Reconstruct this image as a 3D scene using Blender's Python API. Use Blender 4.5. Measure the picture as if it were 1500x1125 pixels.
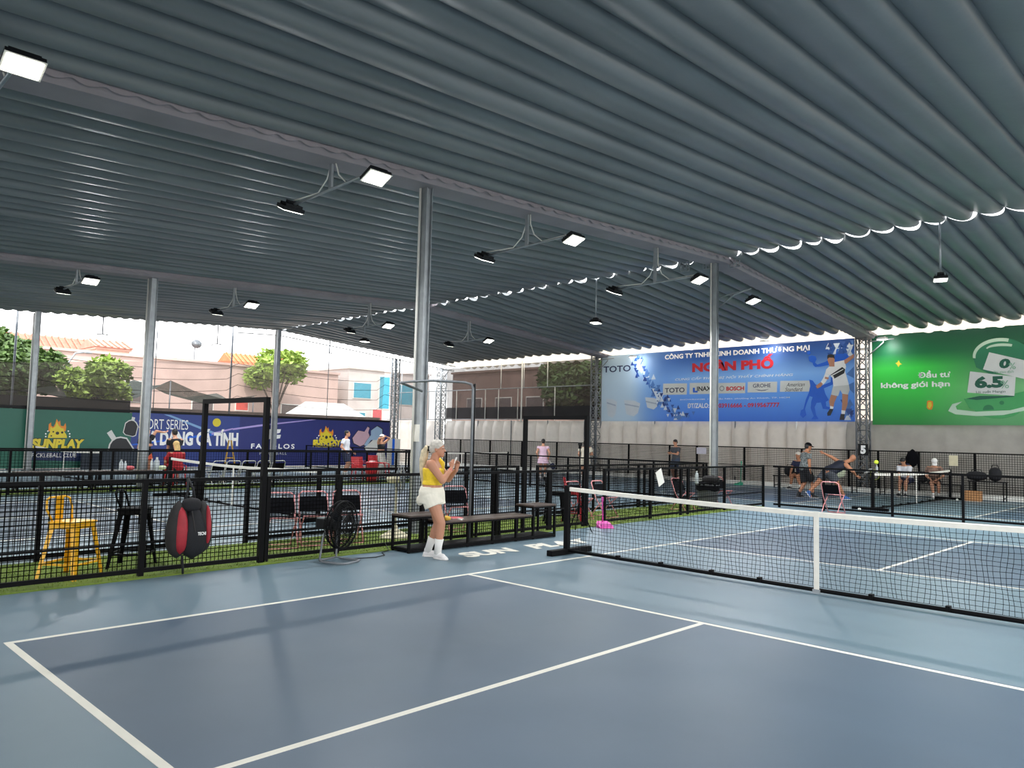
import bpy, bmesh, math, random
from mathutils import Vector, Matrix
from mathutils.geometry import tessellate_polygon
PI = math.pi
scn = bpy.context.scene
for o in list(bpy.data.objects): bpy.data.objects.remove(o)
C = scn.collection
random.seed(7)

# ---------------------------------------------------------------- camera, sky, exposure
CAM = Vector((3.51181567, -8.21962901, 1.56828824)); FPX = 1118.7
cd = bpy.data.cameras.new('camera'); cam = bpy.data.objects.new('camera', cd); C.objects.link(cam)
cam.location = CAM; cam.rotation_euler = (1.64199398, -0.0238034, 0.77069348)
cd.sensor_width = 36; cd.lens = FPX/1500*36; cd.clip_end = 500
scn.camera = cam
RM = cam.rotation_euler.to_matrix()

SKY = 3.6; LAMP_W = 108; EXPO = 0.08
w = bpy.data.worlds.new('sky'); scn.world = w; w.use_nodes = True
nt = w.node_tree; bg = nt.nodes['Background']
tc = nt.nodes.new('ShaderNodeTexCoord'); sp = nt.nodes.new('ShaderNodeSeparateXYZ'); rp = nt.nodes.new('ShaderNodeValToRGB')
nt.links.new(tc.outputs['Generated'], sp.inputs[0]); nt.links.new(sp.outputs[2], rp.inputs[0]); nt.links.new(rp.outputs[0], bg.inputs[0])
rp.color_ramp.elements[0].color = (.95, .93, .90, 1); rp.color_ramp.elements[0].position = 0
rp.color_ramp.elements[1].color = (.80, .88, 1.0, 1); rp.color_ramp.elements[1].position = .8
bg.inputs[1].default_value = SKY
sl = bpy.data.lights.new('sun', 'SUN'); sl.energy = 5; sl.angle = .05; sl.color = (1, .93, .84)
so = bpy.data.objects.new('sun', sl); C.objects.link(so)
so.rotation_euler = Vector((-0.45, 0.35, -0.82)).to_track_quat('-Z', 'Y').to_euler()
vs = scn.view_settings
scn.display_settings.display_device = 'sRGB'
vs.view_transform = 'Standard'; vs.look = 'None'; vs.gamma = 1; vs.use_curve_mapping = False; vs.exposure = EXPO

# ---------------------------------------------------------------- helpers
def ray(px, py): return RM @ Vector(((px-750)/FPX, -(py-562.5)/FPX, -1))
def atZ(px, py, z=0.0):
    d = ray(px, py); return CAM + d*((z-CAM.z)/d.z)
def atX(px, py, x):
    d = ray(px, py); return CAM + d*((x-CAM.x)/d.x)
def atY(px, py, y):
    d = ray(px, py); return CAM + d*((y-CAM.y)/d.y)
def sr(r, g, b):
    f = lambda c: (c/255/12.92) if c/255 <= .04045 else ((c/255+.055)/1.055)**2.4
    return (f(r), f(g), f(b), 1)
MATS = {}
def mat(name, col, rough=.6, metal=0, noise=.08, scale=8, bump=0, bscale=30, spec=.5, emit=0, sheen=0, alpha=1, coat=0):
    """procedural principled material: base colour varied by noise, optional bump"""
    if name in MATS: return MATS[name]
    m = bpy.data.materials.new(name); m.use_nodes = True; n = m.node_tree; b = n.nodes['Principled BSDF']
    if len(col) == 3: col = sr(*col)
    L = n.links.new
    if noise:
        t = n.nodes.new('ShaderNodeTexCoord'); nz = n.nodes.new('ShaderNodeTexNoise'); nz.inputs['Scale'].default_value = scale; nz.inputs['Detail'].default_value = 5
        L(t.outputs['Object'], nz.inputs['Vector'])
        r = n.nodes.new('ShaderNodeValToRGB'); L(nz.outputs[0], r.inputs[0])
        r.color_ramp.elements[0].position = .3; r.color_ramp.elements[1].position = .7
        r.color_ramp.elements[0].color = tuple(c*(1-noise) for c in col[:3])+(1,)
        r.color_ramp.elements[1].color = tuple(min(1, c*(1+noise)) for c in col[:3])+(1,)
        L(r.outputs[0], b.inputs['Base Color'])
        if bump:
            n2 = n.nodes.new('ShaderNodeTexNoise'); n2.inputs['Scale'].default_value = bscale; n2.inputs['Detail'].default_value = 4
            L(t.outputs['Object'], n2.inputs['Vector'])
            bp = n.nodes.new('ShaderNodeBump'); bp.inputs['Strength'].default_value = bump; bp.inputs['Distance'].default_value = .02
            L(n2.outputs[0], bp.inputs['Height']); L(bp.outputs[0], b.inputs['Normal'])
    else: b.inputs['Base Color'].default_value = col
    b.inputs['Roughness'].default_value = rough; b.inputs['Metallic'].default_value = metal
    b.inputs['Specular IOR Level'].default_value = spec
    if coat: b.inputs['Coat Weight'].default_value = coat
    if sheen: b.inputs['Sheen Weight'].default_value = sheen
    if emit: b.inputs['Emission Color'].default_value = col; b.inputs['Emission Strength'].default_value = emit
    MATS[name] = m; return m
def mesh_cloth(name, col, opacity, transl=.3):
    """see-through netting: part of the light passes, the rest meets coloured cloth"""
    if name in MATS: return MATS[name]
    m = bpy.data.materials.new(name); m.use_nodes = True; n = m.node_tree; b = n.nodes['Principled BSDF']; out = n.nodes['Material Output']
    L = n.links.new; col = sr(*col)
    t = n.nodes.new('ShaderNodeTexCoord'); nz = n.nodes.new('ShaderNodeTexNoise'); nz.inputs['Scale'].default_value = .9; nz.inputs['Detail'].default_value = 4
    nz.inputs['Distortion'].default_value = 1.2
    L(t.outputs['Object'], nz.inputs['Vector'])
    mr = n.nodes.new('ShaderNodeMapRange'); L(nz.outputs[0], mr.inputs[0]); mr.inputs[1].default_value = .3; mr.inputs[2].default_value = .7
    mr.inputs[3].default_value = max(0, opacity-.03); mr.inputs[4].default_value = min(1, opacity+.03)
    b.inputs['Base Color'].default_value = col; b.inputs['Roughness'].default_value = .8
    tl = n.nodes.new('ShaderNodeBsdfTranslucent'); tl.inputs[0].default_value = col
    mx = n.nodes.new('ShaderNodeMixShader'); mx.inputs[0].default_value = transl; L(b.outputs[0], mx.inputs[1]); L(tl.outputs[0], mx.inputs[2])
    tr = n.nodes.new('ShaderNodeBsdfTransparent'); m2 = n.nodes.new('ShaderNodeMixShader')
    L(mr.outputs[0], m2.inputs[0]); L(tr.outputs[0], m2.inputs[1]); L(mx.outputs[0], m2.inputs[2]); L(m2.outputs[0], out.inputs[0])
    MATS[name] = m; return m

class MB:
    """collects shapes, then links them as one mesh object"""
    def __init__(s): s.v = []; s.f = []
    def add(s, vs, fs):
        k = len(s.v); s.v += [tuple(v) for v in vs]; s.f += [tuple(i+k for i in f) for f in fs]; return s
    def box(s, c, d, R=None):
        x, y, z = d[0]/2, d[1]/2, d[2]/2
        p = [Vector((a, b, e)) for a in (-x, x) for b in (-y, y) for e in (-z, z)]
        if R is not None: p = [R @ q for q in p]
        return s.add([q+Vector(c) for q in p], [(0, 1, 3, 2), (4, 6, 7, 5), (0, 4, 5, 1), (2, 3, 7, 6), (0, 2, 6, 4), (1, 5, 7, 3)])
    def b2(s, a, b):
        return s.box([(a[i]+b[i])/2 for i in range(3)], [abs(a[i]-b[i]) for i in range(3)])
    def bar(s, a, b, w, h=None, up=(0, 0, 1)):
        a = Vector(a); b = Vector(b); d = b-a
        if d.length < 1e-6: return s
        h = h or w; z = d.normalized(); u = Vector(up)
        if abs(z.dot(u)) > .98: u = Vector((0, 1, 0))
        x = z.cross(u).normalized(); y = x.cross(z).normalized(); v = []
        for q in (a, b): v += [q-x*w/2-y*h/2, q+x*w/2-y*h/2, q+x*w/2+y*h/2, q-x*w/2+y*h/2]
        return s.add(v, [(0, 3, 2, 1), (4, 5, 6, 7), (0, 1, 5, 4), (1, 2, 6, 5), (2, 3, 7, 6), (3, 0, 4, 7)])
    def tube(s, pts, r, n=8, cap=True):
        pts = [Vector(p) for p in pts]; m = len(pts); rr = r if isinstance(r, (list, tuple)) else [r]*m
        v = []; f = []; u = None
        for i, p in enumerate(pts):
            t = (pts[min(i+1, m-1)]-pts[max(i-1, 0)]).normalized()
            if u is None:
                u = t.cross(Vector((0, 0, 1)));
                if u.length < .1: u = t.cross(Vector((1, 0, 0)))
            u = (u-t*u.dot(t)).normalized(); w_ = t.cross(u)
            for k in range(n):
                a = 2*PI*k/n; v.append(p+(u*math.cos(a)+w_*math.sin(a))*rr[i])
        for i in range(m-1):
            for k in range(n): f.append((i*n+k, i*n+(k+1) % n, (i+1)*n+(k+1) % n, (i+1)*n+k))
        if cap: f.append(tuple(range(n))[::-1]); f.append(tuple((m-1)*n+k for k in range(n)))
        return s.add(v, f)
    def rings(s, rings, closed=True, cap=True):
        m = len(rings); n = len(rings[0]); v = [p for r in rings for p in r]; f = []
        for i in range(m-1):
            for k in range(n if closed else n-1): f.append((i*n+k, i*n+(k+1) % n, (i+1)*n+(k+1) % n, (i+1)*n+k))
        if cap and closed: f.append(tuple(range(n))[::-1]); f.append(tuple((m-1)*n+k for k in range(n)))
        return s.add(v, f)
    def ell(s, c, r, R=None, n=12, m=8):
        c = Vector(c); rg = []
        if not isinstance(r, (list, tuple)): r = (r, r, r)
        v = []; f = []
        for i in range(m+1):
            t = PI*i/m
            for k in range(n):
                a = 2*PI*k/n; q = Vector((r[0]*math.sin(t)*math.cos(a), r[1]*math.sin(t)*math.sin(a), r[2]*math.cos(t)))
                v.append(c+(R @ q if R is not None else q))
        for i in range(m):
            for k in range(n): f.append((i*n+k, (i+1)*n+k, (i+1)*n+(k+1) % n, i*n+(k+1) % n))
        return s.add(v, f)
    def cyl(s, c, r, h, n=16, r2=None): return s.tube([Vector(c), Vector(c)+Vector((0, 0, h))], [r, r if r2 is None else r2], n)
    def prism(s, poly, fn, d0, d1):
        """poly: 2-D points; fn(u, v, d) -> 3-D"""
        n = len(poly); v = [fn(p[0], p[1], d0) for p in poly]+[fn(p[0], p[1], d1) for p in poly]
        return s.add(v, [tuple(range(n))[::-1], tuple(range(n, 2*n))]+[(i, (i+1) % n, n+(i+1) % n, n+i) for i in range(n)])
    def build(s, name, m, parent=None, smooth=False, bevel=0, **kw):
        me = bpy.data.meshes.new(name); me.from_pydata(s.v, [], s.f); me.validate()
        bm = bmesh.new(); bm.from_mesh(me); bmesh.ops.remove_doubles(bm, verts=bm.verts, dist=1e-6); bmesh.ops.recalc_face_normals(bm, faces=bm.faces)
        bm.to_mesh(me); bm.free()
        if m is not None: me.materials.append(m)
        if smooth: me.shade_smooth() if smooth == 1 else me.set_sharp_from_angle(angle=smooth)
        o = bpy.data.objects.new(name, me); C.objects.link(o)
        if bevel:
            b = o.modifiers.new('bevel', 'BEVEL'); b.width = bevel; b.segments = 2; b.limit_method = 'ANGLE'
        if parent is not None: o.parent = parent
        for k, x in kw.items(): o[k] = x
        return o
def tag(o, label=None, cat=None, group=None, kind=None):
    if label: o['label'] = label
    if cat: o['category'] = cat
    if group: o['group'] = group
    if kind: o['kind'] = kind
    return o
def thing(name, label, cat, loc=(0, 0, 0), rz=0, group=None, kind=None):
    o = bpy.data.objects.new(name, None); C.objects.link(o); o.location = loc; o.rotation_euler = (0, 0, rz); o.empty_display_size = .1
    return tag(o, label, cat, group, kind)
def kids(o): return [c for c in bpy.data.objects if c.parent == o]
def dup(o, loc=None, rz=None, label=None, parent=None, group=None, first=True, km=None):
    if km is None:
        km = {}
        for c in bpy.data.objects:
            if c.parent: km.setdefault(c.parent.name, []).append(c)
    n = o.copy(); C.objects.link(n)
    if parent is not None: n.parent = parent
    if first:
        if loc is not None: n.location = loc
        if rz is not None: n.rotation_euler = (0, 0, rz)
        if label: n['label'] = label
        if group: n['group'] = group
    for c in km.get(o.name, []): dup(c, parent=n, first=False, km=km)
    return n
def cell(name, me, parent, loc=(0, 0, 0)):
    o = bpy.data.objects.new(name, me); C.objects.link(o); o.parent = parent; o.location = loc; return o

# ---------------------------------------------------------------- materials
M = {}
M['black'] = mat('black painted steel', (8, 8, 10), .6, 0, .1, 20, spec=.12)
M['rope'] = mat('black netting cord', (7, 7, 8), .9, 0, .1, spec=.05)
M['galv'] = mat('galvanised steel', (150, 155, 158), .42, .65, .12, 6)
M['galvd'] = mat('weathered galvanised steel', (120, 124, 128), .5, .5, .15, 6)
M['white'] = mat('white paint', (222, 220, 212), .5, 0, .04)
M['line'] = mat('white court line paint', (226, 222, 208), .55, 0, .07, 3)
M['tape'] = mat('white net tape', (228, 224, 214), .7, 0, .05, 12)
M['wood'] = mat('dark brown board', (74, 60, 52), .45, 0, .2, 9)
M['blackfab'] = mat('black fabric', (13, 14, 18), .9, 0, .15, 14, .2, spec=.1)
M['pink'] = mat('pale pink painted tube', (226, 150, 150), .4, .1, .06)
M['yellow'] = mat('yellow painted steel', (238, 178, 26), .35, .1, .05, 6)
M['red'] = mat('red plastic', (178, 30, 40), .4, 0, .08)
M['plas'] = mat('black plastic', (17, 18, 21), .5, 0, .1, spec=.25)
M['paper'] = mat('white paper', (225, 222, 212), .7, 0, .03)
M['glass'] = mat('lamp lens', (255, 252, 240), .3, 0, 0, emit=9)
# ---------------------------------------------------------------- floor and painted courts
def floor_mat(name, c1, c2, rough):
    m = bpy.data.materials.new(name); m.use_nodes = True; n = m.node_tree; b = n.nodes['Principled BSDF']; L = n.links.new
    t = n.nodes.new('ShaderNodeNewGeometry')
    nz = n.nodes.new('ShaderNodeTexNoise'); nz.inputs['Scale'].default_value = .35; nz.inputs['Detail'].default_value = 8; nz.inputs['Roughness'].default_value = .62
    L(t.outputs['Position'], nz.inputs['Vector'])
    r = n.nodes.new('ShaderNodeValToRGB'); L(nz.outputs[0], r.inputs[0]); r.color_ramp.elements[0].position = .32; r.color_ramp.elements[1].position = .68
    r.color_ramp.elements[0].color = sr(*c1); r.color_ramp.elements[1].color = sr(*c2)
    n3 = n.nodes.new('ShaderNodeTexNoise'); n3.inputs['Scale'].default_value = 260; L(t.outputs['Position'], n3.inputs['Vector'])
    mx = n.nodes.new('ShaderNodeMixRGB'); mx.blend_type = 'MULTIPLY'; mx.inputs[0].default_value = .14; L(r.outputs[0], mx.inputs[1]); L(n3.outputs[0], mx.inputs[2])
    L(mx.outputs[0], b.inputs['Base Color'])
    n2 = n.nodes.new('ShaderNodeTexNoise'); n2.inputs['Scale'].default_value = .8; n2.inputs['Detail'].default_value = 5; L(t.outputs['Position'], n2.inputs['Vector'])
    mr = n.nodes.new('ShaderNodeMapRange'); L(n2.outputs[0], mr.inputs[0]); mr.inputs[3].default_value = rough-.07; mr.inputs[4].default_value = rough+.1
    L(mr.outputs[0], b.inputs['Roughness']); b.inputs['Specular IOR Level'].default_value = .5
    bp = n.nodes.new('ShaderNodeBump'); bp.inputs['Strength'].default_value = .12; bp.inputs['Distance'].default_value = .004; L(n3.outputs[0], bp.inputs['Height']); L(bp.outputs[0], b.inputs['Normal'])
    MATS[name] = m; return m
M['floor'] = floor_mat('light blue acrylic court', (97, 119, 130), (108, 131, 143), .43)
M['court'] = floor_mat('slate blue acrylic court', (67, 87, 104), (76, 97, 116), .46)
M['ground'] = mat('outdoor ground', (150, 145, 135), .9, 0, .2, 1)
tag(MB().b2((-29.2, -26, -.2), (18, 20.6, 0)).build('floor', M['floor']), kind='structure')
fl = bpy.data.objects['floor']
tag(MB().b2((-140, -90, -.5), (90, 120, -.21)).build('ground', M['ground']), kind='structure')
def court(cx, cy, along_y=True):
    def P(a, b):   # a along length, b across
        return (cx+b, cy+a) if along_y else (cx+a, cy+b)
    def rect(a0, a1, b0, b1, z0, z1, name, m):
        p, q = P(a0, b0), P(a1, b1)
        MB().b2((p[0], p[1], z0), (q[0], q[1], z1)).build(name, m, fl)
    for s in (-1, 1): rect(s*6.68, s*2.11, -3.03, 3.03, -.001, .0015, 'court_surface', M['court'])
    w_ = .05
    for s in (-1, 1):
        rect(s*6.705, s*(6.705-w_), -3.05, 3.05, 0, .003, 'painted_line', M['line'])
        rect(s*2.134, s*(2.134+w_), -3.05, 3.05, 0, .003, 'painted_line', M['line'])
        rect(-6.705, 6.705, s*3.05, s*(3.05-w_), 0, .0035, 'painted_line', M['line'])
        rect(s*2.134, s*6.705, -w_/2, w_/2, 0, .0025, 'painted_line', M['line'])
court(0, 0)
court(-11.9, -.7)
court(-23.0, -.7)
court(-3.4, 15.1, False)
court(-22.3, 15.1, False)
court(10.6, 0)

# fence line between the courts drifts slightly towards -X as it goes away
def Xf(y): return -5.12-.03*(y+3)
def Xg(y): return Xf(y)-1.62
def turf_mat():
    m = bpy.data.materials.new('artificial turf'); m.use_nodes = True; n = m.node_tree; b = n.nodes['Principled BSDF']; L = n.links.new
    t = n.nodes.new('ShaderNodeNewGeometry'); a = n.nodes.new('ShaderNodeTexNoise'); a.inputs['Scale'].default_value = 1.2; a.inputs['Detail'].default_value = 9; a.inputs['Roughness'].default_value = .75
    L(t.outputs['Position'], a.inputs['Vector']); r = n.nodes.new('ShaderNodeValToRGB'); L(a.outputs[0], r.inputs[0])
    r.color_ramp.elements[0].position = .35; r.color_ramp.elements[0].color = sr(74, 96, 28); r.color_ramp.elements[1].position = .65; r.color_ramp.elements[1].color = sr(122, 142, 52)
    L(r.outputs[0], b.inputs['Base Color']); b.inputs['Roughness'].default_value = .9
    MATS['turf'] = m; return m
M['turf'] = turf_mat()
def turf_strip(fx0, fx1, y0, y1, label):
    b = MB(); n = 60
    # a mat edge and short tufts standing on it
    b.rings([[(fx0(y0+(y1-y0)*i/n), y0+(y1-y0)*i/n, z) for z in (0.001, .014)]+[(fx1(y0+(y1-y0)*i/n), y0+(y1-y0)*i/n, z) for z in (.014, .001)] for i in range(n+1)])
    for k in range(int((y1-y0)*900)):
        y = random.uniform(y0, y1); x = random.uniform(fx0(y), fx1(y)); h = random.uniform(.012, .03); a = random.uniform(0, PI); d = .006
        dx, dy = math.cos(a)*d, math.sin(a)*d; lx, ly = random.uniform(-.012, .012), random.uniform(-.012, .012)
        b.add([(x-dx, y-dy, .012), (x+dx, y+dy, .012), (x+lx, y+ly, .012+h)], [(0, 1, 2)])
    tag(b.build('turf_strip', M['turf']), label, 'artificial turf', kind='stuff')
turf_strip(lambda y: Xg(y)+.02, lambda y: Xf(y)+.12, -8.5, 10.1, 'green artificial turf strip running between the two black fences beside the near court')
for y0, y1 in ((-12, 9.6),):
    turf_strip(lambda y: -18.6, lambda y: -17.0, y0, y1, 'dark green turf strip between the far courts, ahead of the row of black chairs')
# darker painted concrete borders
M['dgreen'] = mat('dark green border paint', (44, 72, 62), .6, 0, .12, 2)
MB().b2((-16.98, -12, 0), (-16.7, 9.6, .003)).build('painted_border', M['dgreen'], fl)
M['kerb'] = mat('pale painted kerb', (228, 226, 218), .7, 0, .1, 2)
tag(MB().b2((-29.5, 19.5, 0), (18, 19.62, .15)).build('trim_1', M['kerb']), kind='structure')
tag(MB().b2((-28.1, -12, 0), (-27.2, 15.8, .012)).build('trim_2', M['kerb']), kind='structure')

# ---------------------------------------------------------------- canopy roof (retractable fabric in folds)
def canopy_mat():
    m = bpy.data.materials.new('grey canopy fabric'); m.use_nodes = True; n = m.node_tree; b = n.nodes['Principled BSDF']; out = n.nodes['Material Output']; L = n.links.new
    t = n.nodes.new('ShaderNodeNewGeometry'); a = n.nodes.new('ShaderNodeTexNoise'); a.inputs['Scale'].default_value = .5; a.inputs['Detail'].default_value = 6; L(t.outputs['Position'], a.inputs['Vector'])
    r = n.nodes.new('ShaderNodeValToRGB'); L(a.outputs[0], r.inputs[0]); r.color_ramp.elements[0].position = .3; r.color_ramp.elements[1].position = .7
    r.color_ramp.elements[0].color = sr(116, 120, 121); r.color_ramp.elements[1].color = sr(130, 134, 135)
    L(r.outputs[0], b.inputs['Base Color']); b.inputs['Roughness'].default_value = .42; b.inputs['Specular IOR Level'].default_value = .4
    tl = n.nodes.new('ShaderNodeBsdfTranslucent'); tl.inputs[0].default_value = sr(150, 165, 170)
    mx = n.nodes.new('ShaderNodeMixShader'); mx.inputs[0].default_value = .006; L(b.outputs[0], mx.inputs[1]); L(tl.outputs[0], mx.inputs[2]); L(mx.outputs[0], out.inputs[0])
    n2 = n.nodes.new('ShaderNodeTexNoise'); n2.inputs['Scale'].default_value = 2.2; n2.inputs['Detail'].default_value = 4; L(t.outputs['Position'], n2.inputs['Vector'])
    bp = n.nodes.new('ShaderNodeBump'); bp.inputs['Strength'].default_value = .25; bp.inputs['Distance'].default_value = .04; L(n2.outputs[0], bp.inputs['Height']); L(bp.outputs[0], b.inputs['Normal'])
    MATS['canopy'] = m; return m
M['canopy'] = canopy_mat()
M['gutter'] = mat('brown grey gutter sheet', (142, 134, 138), .6, .05, .12, 1.5)
M['whitefab'] = mat('cream fabric hem', (226, 218, 204), .8, 0, .06, 3)
_m = M['eave_daylit'] = mat('canopy eave with daylight in colour', (236, 226, 208), .8, 0, .06, 3); _n = _m.node_tree; _t = _n.nodes.new('ShaderNodeBsdfTranslucent'); _t.inputs[0].default_value = sr(244, 232, 212)  # pale translucent strip stands in for daylight on the grey canopy's edge
_x = _n.nodes.new('ShaderNodeMixShader'); _x.inputs[0].default_value = .5; _n.links.new(_n.nodes['Principled BSDF'].outputs[0], _x.inputs[1]); _n.links.new(_t.outputs[0], _x.inputs[2]); _n.links.new(_x.outputs[0], _n.nodes['Material Output'].inputs[0])
ceiling = thing('ceiling', None, None); ceiling['kind'] = 'structure'
RIDGE = 9.3
def roofz(y): return 6.42-.05*(RIDGE-y) if y <= RIDGE else 6.42-.0745*(y-RIDGE)
def canopy(x0, x1, n, y0, y1, sag, seed, mt='canopy', name='canopy_panel'):
    rnd = random.Random(seed); ny = 14 if mt == 'canopy' else 4; S = 12
    xs = [x0+(x1-x0)*i/n+(rnd.uniform(-.03, .03) if 0 < i < n else 0) for i in range(n+1)]
    sg = [sag*rnd.uniform(.8, 1.2) for _ in range(n)]
    rows = []
    for j in range(ny+1):
        t = j/ny; y = y0+(y1-y0)*t; row = []
        for i in range(n):
            for k in range(S):
                u = 1-(1-k/S)**1.7
                e = u**.95*(1-u)**.42/.4305
                wob = 1+.12*math.sin(j*1.7+i*2.1+seed)
                row.append((xs[i]+(xs[i+1]-xs[i])*u, y+.03*math.sin(i*1.3+k*.5+seed*2), roofz(y)-sg[i]*wob*e))
        row.append((xs[n], y, roofz(y))); rows.append(row)
    top = MB().rings(rows, closed=False, cap=False)
    o = top.build(name, M[mt], ceiling, smooth=.9)
    if mt == 'canopy': sd = o.modifiers.new('thickness', 'SOLIDIFY'); sd.thickness = .004; sd.offset = 1
    return xs
PIPE = {}
def pipes(xs, y0, y1):
    key = (round(y0, 2), round(y1, 2))
    if key not in PIPE:
        b = MB(); b.tube([(0, y0, roofz(y0)+.012), (0, y1, roofz(y1)+.012)], .013, 6)
        PIPE[key] = b.build('support_pipe', M['galv'], ceiling, smooth=1); PIPE[key].location.x = xs[0]; xs = xs[1:]
    me = PIPE[key].data
    for x in xs: cell('support_pipe', me, ceiling, (x, 0, 0))
GX = [-28.6, -18.0, -6.3, 5.4, 17.1]; NR = [18, 22, 22, 22]
for bi in range(4):
    a, b_ = GX[bi]+(.0 if bi == 0 else .12), GX[bi+1]-.12
    for (y0, y1, sg, sd) in ((-18, RIDGE-.024, .125, 1), (RIDGE+.024, 19.05, .15, 2)):
        xs = canopy(a, b_, NR[bi], y0, y1, sg, bi*10+sd); pipes(xs, y0, y1 if y1 < 15 else 20.7)
    canopy(a, b_, NR[bi], 19.02, 20.75, .15, bi*10+2, 'eave_daylit', 'daylit_eave_panel')
# gutter strips with scalloped valances under the joints between bays
for gi, gx in enumerate(GX[1:-1]):
    for (y0, y1) in ((-18, RIDGE), (RIDGE, 20.2)):
        b = MB(); n = 24
        b.rings([[(gx-.34, y, roofz(y)-.13), (gx-.25, y, roofz(y)-.24), (gx+.25, y, roofz(y)-.24), (gx+.34, y, roofz(y)-.13), (gx+.3, y, roofz(y)-.13), (gx+.24, y, roofz(y)-.225), (gx-.24, y, roofz(y)-.225), (gx-.3, y, roofz(y)-.13)]
                 for y in [y0+(y1-y0)*i/n for i in range(n+1)]])
        b.build('gutter', M['gutter'], ceiling)
        for s in (-1, 1):
            v = MB(); m_ = int((y1-y0)/.045); rows = []
            for i in range(m_+1):
                y = y0+(y1-y0)*i/m_; sc = abs(math.sin(PI*(y-y0)/.36))
                rows.append([(gx+s*.36, y, roofz(y)+.02), (gx+s*(.36+.01*math.sin(i)), y, roofz(y)-.15-.05*sc)])
            v.rings(rows, closed=False, cap=False).build('valance', M['gutter'], ceiling)
# scalloped cream hem at the far eave and a plain one at the left eave
for gi in range(4):
    rows = []; a, b_ = GX[gi], GX[gi+1]; m_ = int((b_-a)/.06)
    for i in range(m_+1):
        x = a+(b_-a)*i/m_; sc = abs(math.sin(PI*(x-a)/((b_-a)/NR[gi])))
        rows.append([(x, 20.78, roofz(20.75)+.02), (x, 20.79, roofz(20.75)-.02-.16*sc)])
    MB().rings(rows, closed=False, cap=False).build('eave_hem', M['whitefab'], ceiling)
rows = []
for i in range(500):
    y = -18+38.2*i/499; sc = abs(math.sin(PI*y/.4)); rows.append([(-28.62, y, roofz(y)+.03), (-28.62, y, roofz(y)-.09-.06*sc)])
MB().rings(rows, closed=False, cap=False).build('eave_hem', M['canopy'], ceiling)
# ---------------------------------------------------------------- columns, trusses, beams
def column(x, y, h, label, r=.085, conduit=True):
    t = thing('steel_column', label, 'column', (x, y, 0), 0, 'steel columns carrying the canopy')
    b = MB(); b.b2((-r, -r*.75, 0), (r, -r*.75+.012, h)); b.b2((-r, r*.75-.012, 0), (r, r*.75, h)); b.b2((-r, -r*.75, 0), (-r+.012, r*.75, h)); b.b2((r-.05, -r*.7, 0), (r-.04, r*.7, h))
    b.build('shaft', M['galv'], t)
    MB().b2((-.16, -.16, 0), (.16, .16, .015)).build('base_plate', M['galvd'], t)
    if conduit:
        MB().tube([(-r*.6, -r*.75-.03, .05), (-r*.6, -r*.75-.03, h-.1)], .02, 8).build('conduit', M['white'], t, smooth=1)
    return t
COLS = [(-6.3, -.3, 'nearest grey steel column, rising behind the woman in the yellow top'),
        (-6.3, 9.2, 'grey steel column on the right in front of the blue banner, a floodlight pair near its top'),
        (-18.0, -.3, 'grey steel column in front of the sport series banner'),
        (-18.0, 9.3, 'grey steel column hidden behind the nearest column'),
        (-28.3, -.5, 'grey steel column at far left in front of the green banner'),
        (-28.3, 9.1, 'grey steel column in front of the dark blue banner, next to the white emblem')]
for x, y, lb in COLS: column(x, y, roofz(y)-.1, lb, .085 if x > -10 else .11)
# sheet on the nearest column
tag(MB().b2((-.09, 0, -.14), (.09, .004, .14)).build('notice_sheet', M['paper']), 'white notice sheet taped to the nearest column above the woman', 'notice').location = (-6.29, -.375, 1.62)

def lattice_box(b, a, c, w, n, r=.018, axis=2):
    """four chords with zigzag bracing between points a and c"""
    a = Vector(a); c = Vector(c); ex = [Vector(v) for v in ((1, 0, 0), (0, 1, 0), (0, 0, 1))]
    u, v = [ex[i] for i in range(3) if i != axis]
    cr = [(-1, -1), (1, -1), (1, 1), (-1, 1)]
    off = [u*(p[0]*w/2)+v*(p[1]*w/2) for p in cr]
    return off
def truss(name, label, a, c, w, n, m, cat='truss', axis=2, group=None, r=.028):
    t = thing(name, label, cat, a, 0, group)
    L_ = Vector(c)-Vector(a); off = lattice_box(None, (0, 0, 0), L_, w, n, axis=axis)
    for o_ in off: MB().tube([o_, o_+L_], r*1.25, 7).build('chord', m, t, smooth=1)
    b = MB()
    for i in range(n):
        p0 = L_*(i/n); p1 = L_*((i+1)/n)
        for k in range(4):
            A, B = off[k], off[(k+1) % 4]
            if i % 2: A, B = B, A
            b.tube([p0+A, p1+B], r*.65, 5); b.tube([p0+A, p0+B], r*.65, 5)
    tag(b.build('bracing', m, t, smooth=1), kind='stuff')
    return t
T1 = truss('lattice_truss', 'upright lattice truss between the blue and the green billboard', (-6.4, 19.75, 0), (-6.4, 19.75, 5.75), .34, 16, M['galvd'])
T2 = truss('lattice_truss', 'upright lattice truss at the left edge of the blue billboard', (-18.3, 19.75, 0), (-18.3, 19.75, 5.75), .34, 16, M['galvd'])
T3 = truss('lattice_truss', 'upright lattice truss in the far corner behind the nearest column', (-29.3, 19.75, 0), (-29.3, 19.75, 5.7), .4, 16, M['galv'])
T4 = truss('lattice_truss', 'slim lattice truss at the right end of the dark blue banner', (-28.7, 16.1, 0), (-28.7, 16.1, 5.6), .28, 18, M['galv'])
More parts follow.
